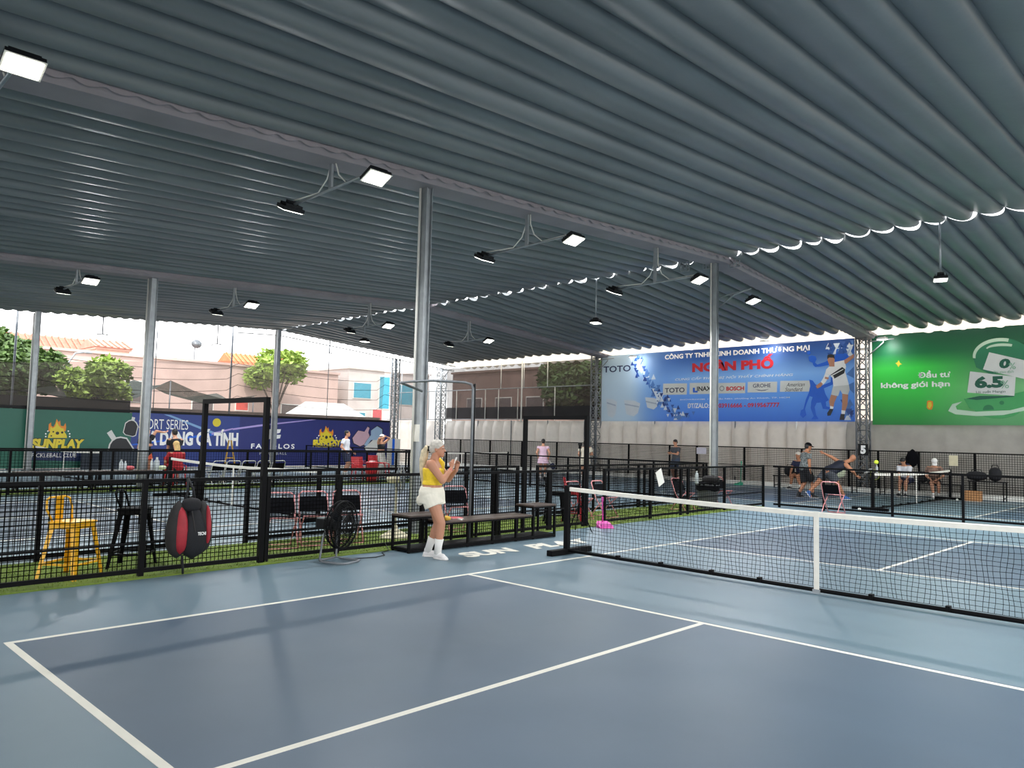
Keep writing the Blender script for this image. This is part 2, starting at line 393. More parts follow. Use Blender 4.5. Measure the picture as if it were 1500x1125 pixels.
for x, s in ((-6.4, 1), (-18.3, 1), (-29.3, 1)):
    b = MB()
    for k in (-1, 1):
        b.tube([(x+s*.17, 19.6, 4.7), (x+s*.75, 19.6, 5.2), (x+s*.75, 19.6, 5.35)], .022, 6); b.tube([(x+s*.17, 19.6, 5.25), (x+s*1.1, 19.6, 5.3)], .022, 6)
    tag(b.build('bracket_arm', M['galv'], smooth=1), {-6.4: 'pale bracket arm on the truss left of the green billboard', -18.3: 'pale bracket arm on the truss left of the blue billboard', -29.3: 'pale bracket arm on the corner truss'}[x], 'bracket')
# flat lattice beams under the eaves
def flat_beam(label, p, q, n, h=.26):
    t = thing('lattice_beam', label, 'beam', p); d = Vector(q)-Vector(p); u = Vector((0, 0, -h))
    MB().tube([(0, 0, 0), d], .022, 6).build('chord', M['galv'], t, smooth=1); MB().tube([u, d+u], .022, 6).build('chord', M['galv'], t, smooth=1)
    b = MB()
    for i in range(n+1): b.tube([d*(i/n), d*(i/n)+u], .013, 5)
    tag(b.build('bracing', M['galv'], t, smooth=1), kind='stuff')
    return t
flat_beam('thin lattice beam under the left eave above the dark blue banner', (-28.55, 7.3, roofz(7.3)-.12), (-28.55, 9.3, roofz(9.3)-.12), 3)
flat_beam('long thin lattice beam sloping down under the left eave to the corner', (-28.55, 9.3, roofz(9.3)-.12), (-28.55, 20, roofz(20)-.12), 14)
# small lattice ends showing on top of the right column
for k, (dx, dy) in enumerate(((-.75, -.2), (-.2, 0), (.38, .35))):
    b = MB(); s = .13; cx, cy, cz = -6.3+dx, 9.2+dy, 6.16+.03*k
    for i in range(4):
        d = -s+2*s*i/3; b.bar((cx+d, cy, cz-s), (cx+d, cy, cz+s), .018); b.bar((cx-s, cy, cz+d), (cx+s, cy, cz+d), .018)
    tag(b.build('truss_end', M['galv']), ['small pale square lattice end left of the top of the right column', 'small pale square lattice end right at the top of the right column', 'small pale square lattice end just right of the top of the right column'][k], 'truss')
# thin poles of the outer side net
for y, lb in ((-1.0, 'thin pole at the far left edge in front of the dense tree'), (7.25, 'thin dark pole behind the sport series banner'), (4.0, 'thin pole left of the orange roof'), (12.2, 'thin pole right of the orange roof')):
    tag(MB().tube([(-28.95, y, 0), (-28.95, y, roofz(y)-.1)], .04 if y in (-1.0, 7.25) else .02, 7).build('side_pole', M['galvd'], smooth=1), lb, 'pole')

# ---------------------------------------------------------------- back wall
wall = thing('wall_back', None, None); wall['kind'] = 'structure'
M['tarp'] = mat('silver grey quilted tarpaulin', (202, 196, 188), .42, .1, .08, 2.5, .35, 5, spec=.5)
def add_transl(m, k):
    n = getattr(m, 'node_tree', m); b = n.nodes['Principled BSDF']; out = n.nodes['Material Output']; tl = n.nodes.new('ShaderNodeBsdfTranslucent'); mx = n.nodes.new('ShaderNodeMixShader')
    src = b.inputs['Base Color'].links[0].from_socket; n.links.new(src, tl.inputs[0]); mx.inputs[0].default_value = k
    n.links.new(b.outputs[0], mx.inputs[1]); n.links.new(tl.outputs[0], mx.inputs[2]); n.links.new(mx.outputs[0], out.inputs[0])
M['tarp2'] = mat('grey wrinkled tarpaulin', (152, 151, 146), .55, .05, .09, 2.5, .3, 6)
add_transl(M['tarp'], .16); add_transl(M['tarp2'], .26)
def quilt():
    b = MB(); rows = []; W_ = .76
    for j in range(17):
        z = 2.46*j/16; row = []
        for i in range(9):
            u = i/8; e = u**.45*(1-u)**.8/.52; v = .35+.65*(1-abs(2*j/16-1)**6)
            row.append((W_*u, -.3*e*v-.012*math.sin(j*1.9+i)*e, z))
        rows.append(row)
    b.rings(rows, closed=False, cap=False); return b
q0 = quilt().build('quilted_panel', M['tarp'], wall, smooth=1); q0.location = (-29.1, 20.08, .02)
for k in range(1, 29):
    if -29.1+.76*k < -7.3:
        c = cell('quilted_panel', q0.data, wall, (-29.1+.76*k, 20.08, .02)); c.scale = (1, random.uniform(.8, 1.2), 1)
for k in range(6): cell('quilted_panel', q0.data, wall, (-34.2+.8*k, 20.08, .02)).scale = (1.05, .3, 1)
def wrinkled(x0, x1, z0, z1, y, name, m, seed, amp=.05, w=.012):
    rnd = random.Random(seed); nx, nz = int((x1-x0)/.1), 26; rows = []
    ph = [(rnd.uniform(.8, 3), rnd.uniform(-3, 3), rnd.uniform(0, 6), rnd.uniform(.3, 1)) for _ in range(9)]
    for j in range(nz+1):
        z = z0+(z1-z0)*j/nz; row = []
        for i in range(nx+1):
            x = x0+(x1-x0)*i/nx
            xx = (x-x0) % 2.3-1.15
            d = sum(a*math.sin(p*x+q*z+r) for p, q, r, a in ph)*w+amp*math.sin(9*abs(xx)*(.35+.65*(z1-z)/(z1-z0)))*math.exp(-abs(xx)*1.2)*((z-z0)/(z1-z0))
            row.append((x, y+d, z))
        rows.append(row)
    return MB().rings(rows, closed=False, cap=False).build(name, m, wall, smooth=1)
wrinkled(-7.3, 17, 0.02, 2.5, 20.08, 'tarpaulin', M['tarp2'], 3, .11, .02)
for x in [-26.4, -23.9, -21.4, -19.1, -15.2, -11.4, -8.9]:
    MB().tube([(x, 19.93, 0), (x, 19.93, 2.5)], .03, 6).build('wall_pole', M['white'] if x in (-8.9,) else M['galvd'], wall, smooth=1)
# upper section left: shade netting on a pipe frame
M['net_dark'] = mesh_cloth('dark shade net', (60, 52, 50), .83, .25)
M['net_mid'] = mesh_cloth('grey shade net', (62, 54, 52), .66, .3)
M['net_black'] = mesh_cloth('black shade net', (30, 30, 34), .93, .1)
wrinkled(-29.2, -18.4, 2.62, 5.42, 20.1, 'shade_net', M['net_dark'], 5, .02)
wrinkled(-29.2, -18.4, 2.55, 3.2, 20.0, 'shade_net_band', M['net_black'], 6, .02)
wrinkled(-34.5, -29.3, 2.5, 5.3, 20.1, 'shade_net', M['net_mid'], 8, .05)
fb = MB()
for z in (2.55, 4.15): MB().tube([(-34.5, 19.96, z), (-18.4, 19.96, z)], .025, 6).build('frame_pipe', M['galv'], wall, smooth=1)
for x in (-33.2, -31.9, -30.6): MB().tube([(x, 19.96, 2.5), (x, 19.96, 5.4)], .022, 6).build('frame_pipe', M['galv'], wall, smooth=1)
for x in (-28.2, -26.9, -25.9, -24.9, -23.5, -21.0): MB().tube([(x, 19.96, 2.5), (x, 19.96, 4.15)], .022, 6).build('frame_pipe', M['white'], wall, smooth=1)
for x in (-24.75, -23.1, -21.5): MB().tube([(x, 19.96, 4.15), (x, 19.96, 5.45)], .022, 6).build('frame_pipe', M['white'], wall, smooth=1)
MB().tube([(-23.2, 19.92, 2.4), (-23.2, 19.92, 5.5)], .04, 6).build('frame_pipe', M['white'], wall, smooth=1)
# outer wall seen through the gap under the eave
M['outerwall'] = mat('cream outside wall', (222, 204, 186), .8, 0, .08, 2)
tag(MB().b2((-17.5, 24.5, -.2), (18, 24.8, 6.6)).build('wall_outer', M['outerwall']), kind='structure')

# ---------------------------------------------------------------- prints and lettering
class Panel:
    """a flat printed face: u along the wall, v up, d out of the face towards the court"""
    def __init__(s, parent, kind, c): s.p = parent; s.k = kind; s.c = c; s.n = 0
    def P(s, u, v, d=0): return Vector((u, s.c-d, v)) if s.k == 'Y' else Vector((s.c+d, u, v))
    def uv(s, px, py):
        q = atY(px, py, s.c) if s.k == 'Y' else atX(px, py, s.c)
        return (q.x, q.z) if s.k == 'Y' else (q.y, q.z)
    def poly(s, pts, m, lay=1, name='printed_shape', px=True, lab=None):
        if px: pts = [s.uv(*p) for p in pts]
        # thin plate with triangulated face
        s.n += 1; dd = .0025*lay+.00004*s.n
        tr = tessellate_polygon([[Vector((u, v, 0)) for u, v in pts]])
        me = bpy.data.meshes.new(name); me.from_pydata([s.P(u, v, dd) for u, v in pts], [], [tuple(t) for t in tr]); me.materials.append(m)
        o = bpy.data.objects.new(name, me); C.objects.link(o); o.parent = s.p
        if lab: o['label'] = lab
        return o
    def circle(s, px, py, rpx, m, lay=1, n=20, ax=1, name='printed_shape'):
        u, v = s.uv(px, py); u2, _ = s.uv(px+rpx, py); r = abs(u2-u)
        return s.poly([(u+r*math.cos(2*PI*k/n), v+r*ax*math.sin(2*PI*k/n)) for k in range(n)], m, lay, name, False)
    def text(s, txt, p0, p1, m, lay=2, bold=.02, shear=0, px=True, space=1, name='lettering', lab=None, split=False):
        """fills the rectangle between p0 (bottom left) and p1 (top right) with the text"""
        if px: p0 = s.uv(*p0); p1 = s.uv(*p1)
        cu = bpy.data.curves.new(name, 'FONT'); cu.body = txt; cu.offset = bold; cu.shear = shear; cu.space_character = space; cu.resolution_u = 3
        ob = bpy.data.objects.new('t', cu); C.objects.link(ob)
        dg = bpy.context.evaluated_depsgraph_get(); me = bpy.data.meshes.new_from_object(ob.evaluated_get(dg)); bpy.data.objects.remove(ob)
        xs = [q.co.x for q in me.vertices]; ys = [q.co.y for q in me.vertices]; x0, x1, y0, y1 = min(xs), max(xs), min(ys), max(ys)
        for q in me.vertices:
            u = p0[0]+(q.co.x-x0)/(x1-x0)*(p1[0]-p0[0]); v = p0[1]+(q.co.y-y0)/(y1-y0)*(p1[1]-p0[1]); q.co = s.P(u, v, .0025*lay)
        me.name = name; me.materials.clear(); me.materials.append(m)
        if split: return s.letters(me, m)
        o = bpy.data.objects.new(name, me); C.objects.link(o); o.parent = s.p
        if lab: o['label'] = lab
        return o
def letters(s, me, m):
    """one object for each letter (its accents stay with it)"""
    bm = bmesh.new(); bm.from_mesh(me); bm.verts.ensure_lookup_table(); seen = set(); isl = []
    ax = 0 if s.k == 'Y' else 1
    for v in bm.verts:
        if v.index in seen: continue
        st = [v]; g = []; seen.add(v.index)
        while st:
            q = st.pop(); g.append(q.index)
            for e in q.link_edges:
                o = e.other_vert(q)
                if o.index not in seen: seen.add(o.index); st.append(o)
        xs = [bm.verts[i].co[ax] for i in g]; isl.append([min(xs), max(xs), g])
    isl.sort(key=lambda t: t[0]-t[1]); gr = []
    for a, b, g in isl:
        for k in gr:
            if min(b, k[1])-max(a, k[0]) > .4*(b-a): k[2] += g; break
        else: gr.append([a, b, list(g)])
    bm.free()
    for a, b, g in sorted(gr):
        ix = {v: i for i, v in enumerate(g)}; fs = [[ix[v] for v in p.vertices] for p in me.polygons if p.vertices[0] in ix]
        n = bpy.data.meshes.new('letter'); n.from_pydata([me.vertices[v].co[:] for v in g], [], fs); n.materials.append(m)
        o = bpy.data.objects.new('letter', n); C.objects.link(o); o.parent = s.p
Panel.letters = letters
def pm(name, *c, rough=.45): return mat('print '+name, c, rough, 0, .03, 4)
W_ = pm('white', 248, 248, 246); NAVY = pm('navy', 30, 40, 82); RED = pm('red', 205, 32, 44); YEL = pm('yellow', 226, 206, 52); ORG = pm('orange', 232, 140, 40)
BLUE = pm('strong blue', 20, 98, 214); DK = pm('dark', 34, 36, 40); SKIN = pm('skin', 196, 138, 108); GREY = pm('light grey', 216, 218, 214); DGN = pm('deep green', 22, 92, 70)
def grad_mat(name, stops_fn):
    m = bpy.data.materials.new(name); m.use_nodes = True; n = m.node_tree; b = n.nodes['Principled BSDF']; b.inputs['Roughness'].default_value = .42
    t = n.nodes.new('ShaderNodeNewGeometry'); sp_ = n.nodes.new('ShaderNodeSeparateXYZ'); n.links.new(t.outputs['Position'], sp_.inputs[0]); stops_fn(n, sp_, b); return m
def ramp(n, src, lo, hi, stops):
    mr = n.nodes.new('ShaderNodeMapRange'); n.links.new(src, mr.inputs[0]); mr.inputs[1].default_value = lo; mr.inputs[2].default_value = hi
    r = n.nodes.new('ShaderNodeValToRGB'); n.links.new(mr.outputs[0], r.inputs[0]); e = r.color_ramp.elements
    e[0].position, e[0].color = stops[0][0], sr(*stops[0][1]); e[1].position, e[1].color = stops[-1][0], sr(*stops[-1][1])
    for p, c in stops[1:-1]: k = e.new(p); k.color = sr(*c)
    return r.outputs[0]
def blue_fn(n, s, b):
    v = ramp(n, s.outputs[2], 2.46, 5.5, [(0, (88, 144, 220)), (.3, (126, 178, 232)), (.6, (158, 198, 236)), (.85, (78, 124, 192)), (1, (48, 88, 158))])
    u = ramp(n, s.outputs[0], -18, -14.6, [(0, (200, 214, 224)), (.45, (194, 212, 226)), (.75, (152, 188, 224)), (1, (126, 170, 224))])
    f = n.nodes.new('ShaderNodeMapRange'); n.links.new(s.outputs[0], f.inputs[0]); f.inputs[1].default_value = -16.2; f.inputs[2].default_value = -13.2
    mx = n.nodes.new('ShaderNodeMixRGB'); n.links.new(f.outputs[0], mx.inputs[0]); n.links.new(u, mx.inputs[1]); n.links.new(v, mx.inputs[2]); n.links.new(mx.outputs[0], b.inputs['Base Color']); add_transl(n, .5)
def green_fn(n, s, b):
    v = ramp(n, s.outputs[2], 2.35, 5.5, [(0, (70, 164, 92)), (.35, (92, 210, 108)), (.62, (88, 220, 104)), (.78, (44, 138, 88)), (1, (32, 92, 72))])
    u = ramp(n, s.outputs[2], 2.35, 5.5, [(0, (120, 186, 134)), (.4, (146, 200, 152)), (.7, (82, 146, 108)), (1, (30, 88, 70))])
    f = n.nodes.new('ShaderNodeMapRange'); n.links.new(s.outputs[0], f.inputs[0]); f.inputs[1].default_value = -4.6; f.inputs[2].default_value = -2.6
    mx = n.nodes.new('ShaderNodeMixRGB'); n.links.new(f.outputs[0], mx.inputs[0]); n.links.new(v, mx.inputs[1]); n.links.new(u, mx.inputs[2]); n.links.new(mx.outputs[0], b.inputs['Base Color']); add_transl(n, .5)
def billboard(name, label, a, c, m, frame=True):
    t = thing(name, label, 'billboard', a)
    t.location = (0, 0, 0)
    return t
YB = 19.85
bb = billboard('billboard', 'large blue billboard with red and white company lettering and a printed player', (0, 0, 0), None, None)
MB().b2((-18.05, YB+.005, 2.46), (-6.72, YB+.03, 5.46)).build('printed_sheet', grad_mat('blue printed sheet', blue_fn), bb)
Pn = Panel(bb, 'Y', YB)
Pn.text('CÔNG TY TNHH KINH DOANH THƯƠNG MẠI', (974, 528.5), (1186, 503.5), W_, bold=.03, split=True)
Pn.text('NGÂN PHỐ', (1014, 545.5), (1133, 518), RED, bold=.055, split=True)
Pn.text('CUNG CẤP THIẾT BỊ NỘI THẤT CHÍNH HÃNG', (989, 558.5), (1162, 545), W_, bold=.015, shear=.25, lab='slanted white line')
boxes = [(971, 562, 1006, 578.5), (1010, 561, 1046, 577.5), (1052, 561, 1091.5, 576.5), (1095, 559.5, 1138, 575), (1142.5, 558, 1187, 574)]
for (x0, y0, x1, y1) in boxes:
    Pn.poly([(x0, y1), (x1, y1-.5), (x1+.5, y0-.5), (x0+.5, y0)], GREY, 1, 'printed_box')
Pn.text('TOTO', (974, 575.5), (1003, 567.5), NAVY, 2, bold=.02)
Pn.text('INAX', (1021, 573), (1042, 565.5), DK, 2, bold=.03)
Pn.poly([(1015, 575), (1022, 575), (1022, 572.5), (1018, 572.5), (1018, 568), (1015, 568)], BLUE, 2)
Pn.text('BOSCH', (1064, 572.5), (1090, 565.5), RED, 2, bold=.04)
Pn.circle(1057.5, 569, 3.6, pm('mid grey', 140, 146, 152), 2); Pn.circle(1057.5, 569, 2.4, GREY, 3)
Pn.text('GROHE', (1103, 568), (1129, 561.5), NAVY, 2, bold=.01)
Pn.poly([(1106, 570), (1111, 572), (1116, 572.6), (1121, 572), (1127, 569.6), (1121, 571), (1116, 571.6), (1111, 571)], NAVY, 2)
Pn.text('American', (1152, 566.5), (1179, 560), DK, 2, bold=0, shear=.3)
Pn.text('Standard', (1150, 573.5), (1176, 567), DK, 2, bold=0, shear=.3)
Pn.text('SHOWROOM: 170 Trần Não, phường An Khánh, TP. HCM', (996, 587), (1157, 580.5), W_, 2, bold=.01)
Pn.text('ĐT/ZALO:', (1007, 598), (1039, 590), W_, 2, bold=.03)
Pn.text('0903916666 - 0919567777', (1044, 597.5), (1142, 589.5), RED, 2, bold=.03)
Pn.text('TOTO', (884, 546), (924, 534.5), NAVY, 2, bold=.02, split=True)
# printed sanitary ware: pale blocky shapes at the left of the sheet
PW = pm('pale porcelain', 204, 212, 220); PG = pm('porcelain shade', 164, 178, 196)
for (x0, y0, x1, y1) in ((888, 584, 904, 612), (914, 586, 938, 610), (945, 582, 966, 600)):
    w_ = x1-x0
    Pn.poly([(x0, y0), (x1-w_*.35, y0+1), (x1, y0+5), (x1-w_*.15, y1-5), (x1-w_*.4, y1), (x0+w_*.15, y1-3)], PW, 1)
    Pn.poly([(x0+1, y0+5), (x1-2, y0+9), (x1-2, y0+11), (x0+1, y0+7)], PG, 2)
rnd = random.Random(4); TB = [pm('tile blue a', 40, 84, 160), pm('tile blue b', 84, 130, 196), pm('tile white', 214, 226, 238), pm('tile blue c', 24, 60, 128)]
def tiles(fn, n, s, name='printed_tile'):
    for k in range(n):
        x, y = fn(); a = s*rnd.uniform(.7, 1.2); up = rnd.choice((-1, 1))
        u, v = Pn.uv(x, y); a *= .022
        Pn.poly([(u-a, v-a*up), (u+a, v-a*up), (u, v+a*up)], rnd.choice(TB), 1+rnd.choice((0, 1)), name, False)
def band1():
    y = rnd.uniform(522, 612); xs_ = ((520, 931), (540, 938), (560, 950), (575, 962), (590, 972), (602, 986), (613, 1000)); i = max(k for k in range(6) if xs_[k][0] <= y)
    return (xs_[i][1]+(y-xs_[i][0])/(xs_[i+1][0]-xs_[i][0])*(xs_[i+1][1]-xs_[i][1])+rnd.gauss(0, 6 if y < 595 else 13), y)
def band_old():
    t = rnd.random(); return (934+t*75+rnd.gauss(0, 6), 520+t*92+rnd.gauss(0, 3)) if t < .9 else (1000+rnd.uniform(-12, 30), 608+rnd.uniform(-6, 3))
tiles(band1, 110, 4.5)
tiles(lambda: (rnd.uniform(1212, 1246), rnd.uniform(502, 520)), 22, 5)
tiles(lambda: (rnd.uniform(1236, 1248), rnd.uniform(585, 612)), 12, 5)
# silhouettes and the printed player (coordinates measured on the sheet)
def Q(pts, ox=1160, oy=480, k=7.033): return [(ox+x/k, oy+y/k) for x, y in pts]
Pn.poly(Q([(170, 300), (205, 285), (245, 295), (255, 325), (240, 360), (262, 380), (350, 350), (380, 330), (450, 290), (460, 220), (500, 215), (520, 250), (580, 280), (590, 310), (520, 340), (440, 380), (380, 385), (300, 400), (240, 405), (220, 385), (215, 362), (180, 345)]), BLUE, 1, 'printed_silhouette')
Pn.circle(1160+175/7.033, 480+260/7.033, 2.6, BLUE, 1)
Pn.poly(Q([(180, 535), (215, 545), (245, 585), (300, 600), (400, 560), (405, 480), (425, 480), (425, 585), (330, 625), (345, 680), (380, 745), (350, 765), (355, 810), (395, 820), (385, 845), (320, 835), (300, 770), (255, 775), (235, 820), (250, 900), (275, 940), (200, 945), (225, 910), (195, 830), (200, 760), (215, 715), (185, 705), (150, 790), (135, 840), (150, 900), (115, 930), (85, 900), (95, 850), (120, 840), (145, 740), (175, 670), (190, 600)]), BLUE, 1, 'printed_silhouette')
pl = Pn
pl.poly(Q([(372, 290), (440, 290), (442, 335), (438, 375), (410, 400), (385, 380), (370, 340)]), SKIN, 3, 'printed_figure')
pl.poly(Q([(365, 300), (372, 280), (410, 272), (438, 285), (442, 325), (430, 310), (385, 308), (368, 325)]), DK, 4, 'printed_figure')
pl.poly(Q([(388, 375), (438, 375), (445, 410), (385, 410)]), SKIN, 3, 'printed_figure')
pl.poly(Q([(385, 400), (440, 400), (440, 355), (540, 335), (560, 400), (550, 450), (585, 570), (590, 600), (430, 610), (420, 520), (395, 490), (345, 470), (355, 430)]), W_, 3, 'printed_figure')
pl.poly(Q([(395, 490), (520, 405), (552, 430), (540, 470), (440, 525), (430, 500)]), DK, 4, 'printed_figure')
pl.poly(Q([(405, 492), (530, 425), (533, 432), (412, 500)]), W_, 5, 'printed_figure')
pl.poly(Q([(540, 335), (640, 270), (640, 310), (560, 372), (545, 370)]), SKIN, 3, 'printed_figure')
pl.poly(Q([(345, 470), (390, 490), (350, 560), (320, 590), (300, 560), (325, 520)]), W_, 4, 'printed_figure')
pl.poly(Q([(345, 505), (385, 515), (375, 535), (340, 525)]), SKIN, 5, 'printed_figure')
pl.poly(Q([(300, 560), (322, 580), (300, 610), (262, 628), (248, 600)]), SKIN, 4, 'printed_figure')
pl.poly(Q([(425, 605), (590, 590), (598, 640), (580, 690), (520, 680), (500, 640), (478, 705), (405, 690)]), GREY, 4, 'printed_figure')
pl.poly(Q([(405, 690), (468, 705), (440, 770), (430, 825), (395, 815), (385, 760)]), SKIN, 3, 'printed_figure')
pl.poly(Q([(395, 805), (432, 815), (425, 840), (395, 835)]), W_, 4, 'printed_figure')
pl.poly(Q([(395, 835), (430, 838), (400, 905), (368, 908), (365, 880)]), DK, 4, 'printed_figure')
pl.poly(Q([(520, 680), (582, 690), (575, 790), (552, 860), (515, 855), (520, 770)]), SKIN, 3, 'printed_figure')
pl.poly(Q([(512, 850), (552, 855), (548, 890), (512, 888)]), W_, 4, 'printed_figure')
pl.poly(Q([(505, 888), (545, 890), (542, 950), (492, 950)]), DK, 4, 'printed_figure')
for pts in (((600, 130), (640, 200), (635, 130)), ((560, 480), (640, 400), (640, 520)), ((560, 600), (640, 560), (640, 680))): pl.poly(Q(pts), TB[1], 1)

gb = billboard('billboard', 'large green billboard with white lettering and a printed glass bowl', (0, 0, 0), None, None)
MB().b2((-6.12, YB+.005, 2.35), (5.4, YB+.03, 5.5)).build('printed_sheet', grad_mat('green printed sheet', green_fn), gb)
Pn = Panel(gb, 'Y', YB)
Pn.text('Đầu tư', (1345, 554), (1392, 541.5), W_, bold=.03, split=True)
Pn.text('không giới hạn', (1290.5, 571), (1391.5, 557), W_, bold=.03, split=True)
Pn.poly([(1316.5, 527.5), (1318.5, 532), (1321.5, 533.5), (1318, 534.5), (1316, 538), (1314, 534), (1311.5, 532), (1314.5, 531)], YEL, 1)
Pn.poly([(1358, 588), (1360, 586.5), (1363, 586.8), (1366.5, 588), (1367, 594), (1365, 600), (1360, 600), (1357.5, 597)], ORG, 1); Pn.poly([(1360, 589), (1364, 588.5), (1365, 594), (1362, 599), (1359, 596)], YEL, 2)
LG = pm('glass green', 120, 176, 140); LG2 = pm('pale glass', 188, 214, 190); MG = pm('bowl green', 66, 160, 92)
def arc(cx, cy, rx, ry, a0, a1, n=18): return [(cx+rx*math.cos(math.radians(a0+(a1-a0)*k/n)), cy-ry*math.sin(math.radians(a0+(a1-a0)*k/n))) for k in range(n+1)]
Pn.poly(arc(1467, 522, 42, 27, 180, 0)+[(1508, 534), (1500, 545), (1450, 548), (1430, 538)], pm('dome', 44, 122, 86), 1)
Pn.poly(arc(1467, 522, 42, 27, 185, 75)+arc(1467, 523, 38, 23, 75, 185), LG2, 2)
Pn.poly(arc(1470, 512, 26, 9, 170, 60)+arc(1470, 512, 24, 5, 60, 170), LG2, 2)
Pn.poly([(1449, 516), (1506, 529), (1504, 556), (1440, 541)], GREY, 3)
Pn.poly([(1421, 544), (1488, 552), (1486, 580), (1417, 575)], GREY, 4)
Pn.text('0', (1464, 540), (1480, 525), DGN, 5, bold=.06, shear=.1); Pn.text('%', (1478, 541), (1488, 531), LG, 6, bold=0)
Pn.text('Phí giao dịch', (1456, 548), (1485, 542), LG, 5, bold=0)
Pn.text('6.5', (1428, 569), (1470, 550), DGN, 5, bold=.06, split=True); Pn.text('%', (1466, 569), (1478, 557), LG, 6, bold=0)
Pn.text('Lãi suất Margin', (1430, 577), (1473, 570.5), DGN, 5, bold=0)
Pn.poly(arc(1462, 596, 36, 17, 180, 360)+arc(1462, 594, 36, 4, 0, 180), MG, 2)
Pn.poly([(1412, 584), (1420, 598), (1430, 601), (1506, 596), (1506, 572), (1470, 580), (1430, 585)], MG, 3)
Pn.poly(arc(1448, 600, 8, 7, 0, 180)+[(1440, 601)], pm('bowl dark', 38, 122, 76), 4)
Pn.circle(1467.5, 590, 3.5, pm('bowl dark2', 40, 126, 78), 4)
Pn.poly([(1415, 584), (1435, 580), (1485, 580), (1486, 581), (1430, 586)], DGN, 4)
Pn.poly([(1389, 602), (1395, 592), (1410, 588), (1400, 595), (1402, 600), (1430, 603), (1480, 601), (1508, 594), (1508, 600), (1470, 608), (1430, 609.5), (1400, 607)], LG2, 5)

# ---------------------------------------------------------------- left wall: low banners, netting above
XL = -28.6
lw = thing('wall_left', None, None); lw['kind'] = 'structure'
def lbanner(label, y0, y1, z1, col):
    t = thing('banner', label, 'banner'); MB().b2((XL-.03, y0, .06), (XL-.004, y1, z1)).build('printed_sheet', col, t); return t, Panel(t, 'X', XL)
tG, PG_ = lbanner('dark green banner with a flaming yellow ball emblem', -6, 3.08, 2.22, pm('banner green', 36, 104, 86))
tB, PB = lbanner('dark blue banner with white sport series lettering and a paddle picture', 3.08, 7.6, 2.25, pm('banner blue', 46, 66, 138))
tN, PN = lbanner('dark blue banner with a white emblem, yellow ball emblem and two paddles', 7.6, 15.75, 2.3, pm('banner navy', 40, 48, 114))
def sunplay(P, cx, cy, k, lay=1):
    f = lambda pts: [(cx+x*k, cy+y*k) for x, y in pts]
    P.poly(f([(-13, -6), (-12.5, -16), (-9, -19), (-9, -14), (-6, -12), (-3, -17), (-1, -24), (2, -19), (4, -22), (5, -14), (9, -13), (12, -18), (13, -12), (12, -6), (0, -3)]), ORG, lay, 'printed_flame')
    P.poly(f([(-11, -5), (-10, -13), (-7, -10), (-3, -13), (-1, -20), (2, -14), (6, -10), (9, -10), (10, -5), (0, -1)]), YEL, lay+1, 'printed_flame')
    P.poly([(cx+14*k*math.cos(PI*t/14), cy+4*k-13*k*math.sin(PI*t/14)) for t in range(15)], YEL, lay+2, 'printed_ball')
    for x, y, r in ((0, -3, 2.6), (-6, -5, 1.3), (7, -4, 1.8), (-9, 1, 1.2)): P.circle(cx+x*k, cy+y*k, r*k, DK, lay+3, 12)
    for x, y in ((-17, -2), (-17, 2), (-14, -6), (16, -6), (18, -2), (18, 2)): P.circle(cx+x*k, cy+y*k, 1.2*k, W_, lay+1, 8)
sunplay(PG_, 84, 637.5, 1.0)
PG_.text('SUNPLAY', (44, 657.5), (124.5, 642.5), DK, 5, bold=.11, shear=.12, split=True)
PG_.text('SUNPLAY', (45, 656.5), (123.5, 643.5), YEL, 6, bold=.06, shear=.12, split=True)
PG_.poly([(40, 661), (126, 663), (126, 676), (40, 674)], pm('plate blue', 34, 52, 100), 3)
PG_.text('PICKLEBALL CLUB', (46, 670), (112, 664), W_, 5, bold=.01, shear=.1)
def paddle(P, cx, cy, L_, W, ang, edge, face, lay, hl=.45):
    c, s = math.cos(math.radians(ang)), math.sin(math.radians(ang))
    T = lambda pts: [(cx+x*c-y*s, cy+x*s+y*c) for x, y in pts]
    bl = [(-W, -L_*.5), (-W, L_*.35), (-W*.6, L_*.52), (W*.6, L_*.52), (W, L_*.35), (W, -L_*.5), (W*.6, -L_*.78), (W*.22, -L_*.9), (-W*.22, -L_*.9), (-W*.6, -L_*.78)]
    P.poly(T(bl), edge, lay); P.poly(T([(x*.88, y*.9) for x, y in bl]), face, lay+1)
    P.poly(T([(-W*.22, -L_*.9), (W*.22, -L_*.9), (W*.24, -L_*(.95+hl)), (-W*.24, -L_*(.95+hl))]), edge, lay)
paddle(PG_, 178, 660, 23, 17, -33, GREY, DK, 2, .5)
paddle(PG_, 191, 630, 17, 10, 14, GREY, DK, 1, .2)
PB.text('SPORT SERIES', (203, 628), (276, 615.5), W_, 3, bold=.0, split=True)
PB.text('ĐA DẠNG CÁ TÍNH', (203, 657.5), (349.5, 629.5), W_, 3, bold=.05, split=True)
PB.text('THE NEW GENERATION SERIES', (205, 672), (290, 666), GREY, 3, bold=0) if False else None
LBL = pm('light blue streak', 130, 170, 214); LIL = pm('lilac streak', 176, 160, 220)
PB.poly([(240, 607), (250, 608), (322, 636), (312, 636)], LBL, 1); PB.poly([(182, 652), (182, 654), (320, 637), (316, 634)], BLUE, 1)
PB.circle(317.5, 619, 6, YEL, 2)
PB.poly([(310, 634), (341, 627), (341, 629), (310, 637)], LIL, 2)
PN.poly([(341, 627.5), (380, 622), (462, 614), (470, 614), (382, 624.5), (341, 630)], LIL, 1)
PN.poly(Q([(100, 60), (215, 60), (205, 95), (150, 110), (130, 150), (95, 160), (70, 180), (75, 130)], 380, 620, 6.82), W_, 2)
PN.poly(Q([(160, 115), (215, 115), (205, 150), (150, 158), (120, 185), (110, 185), (130, 140)], 380, 620, 6.82), W_, 2)
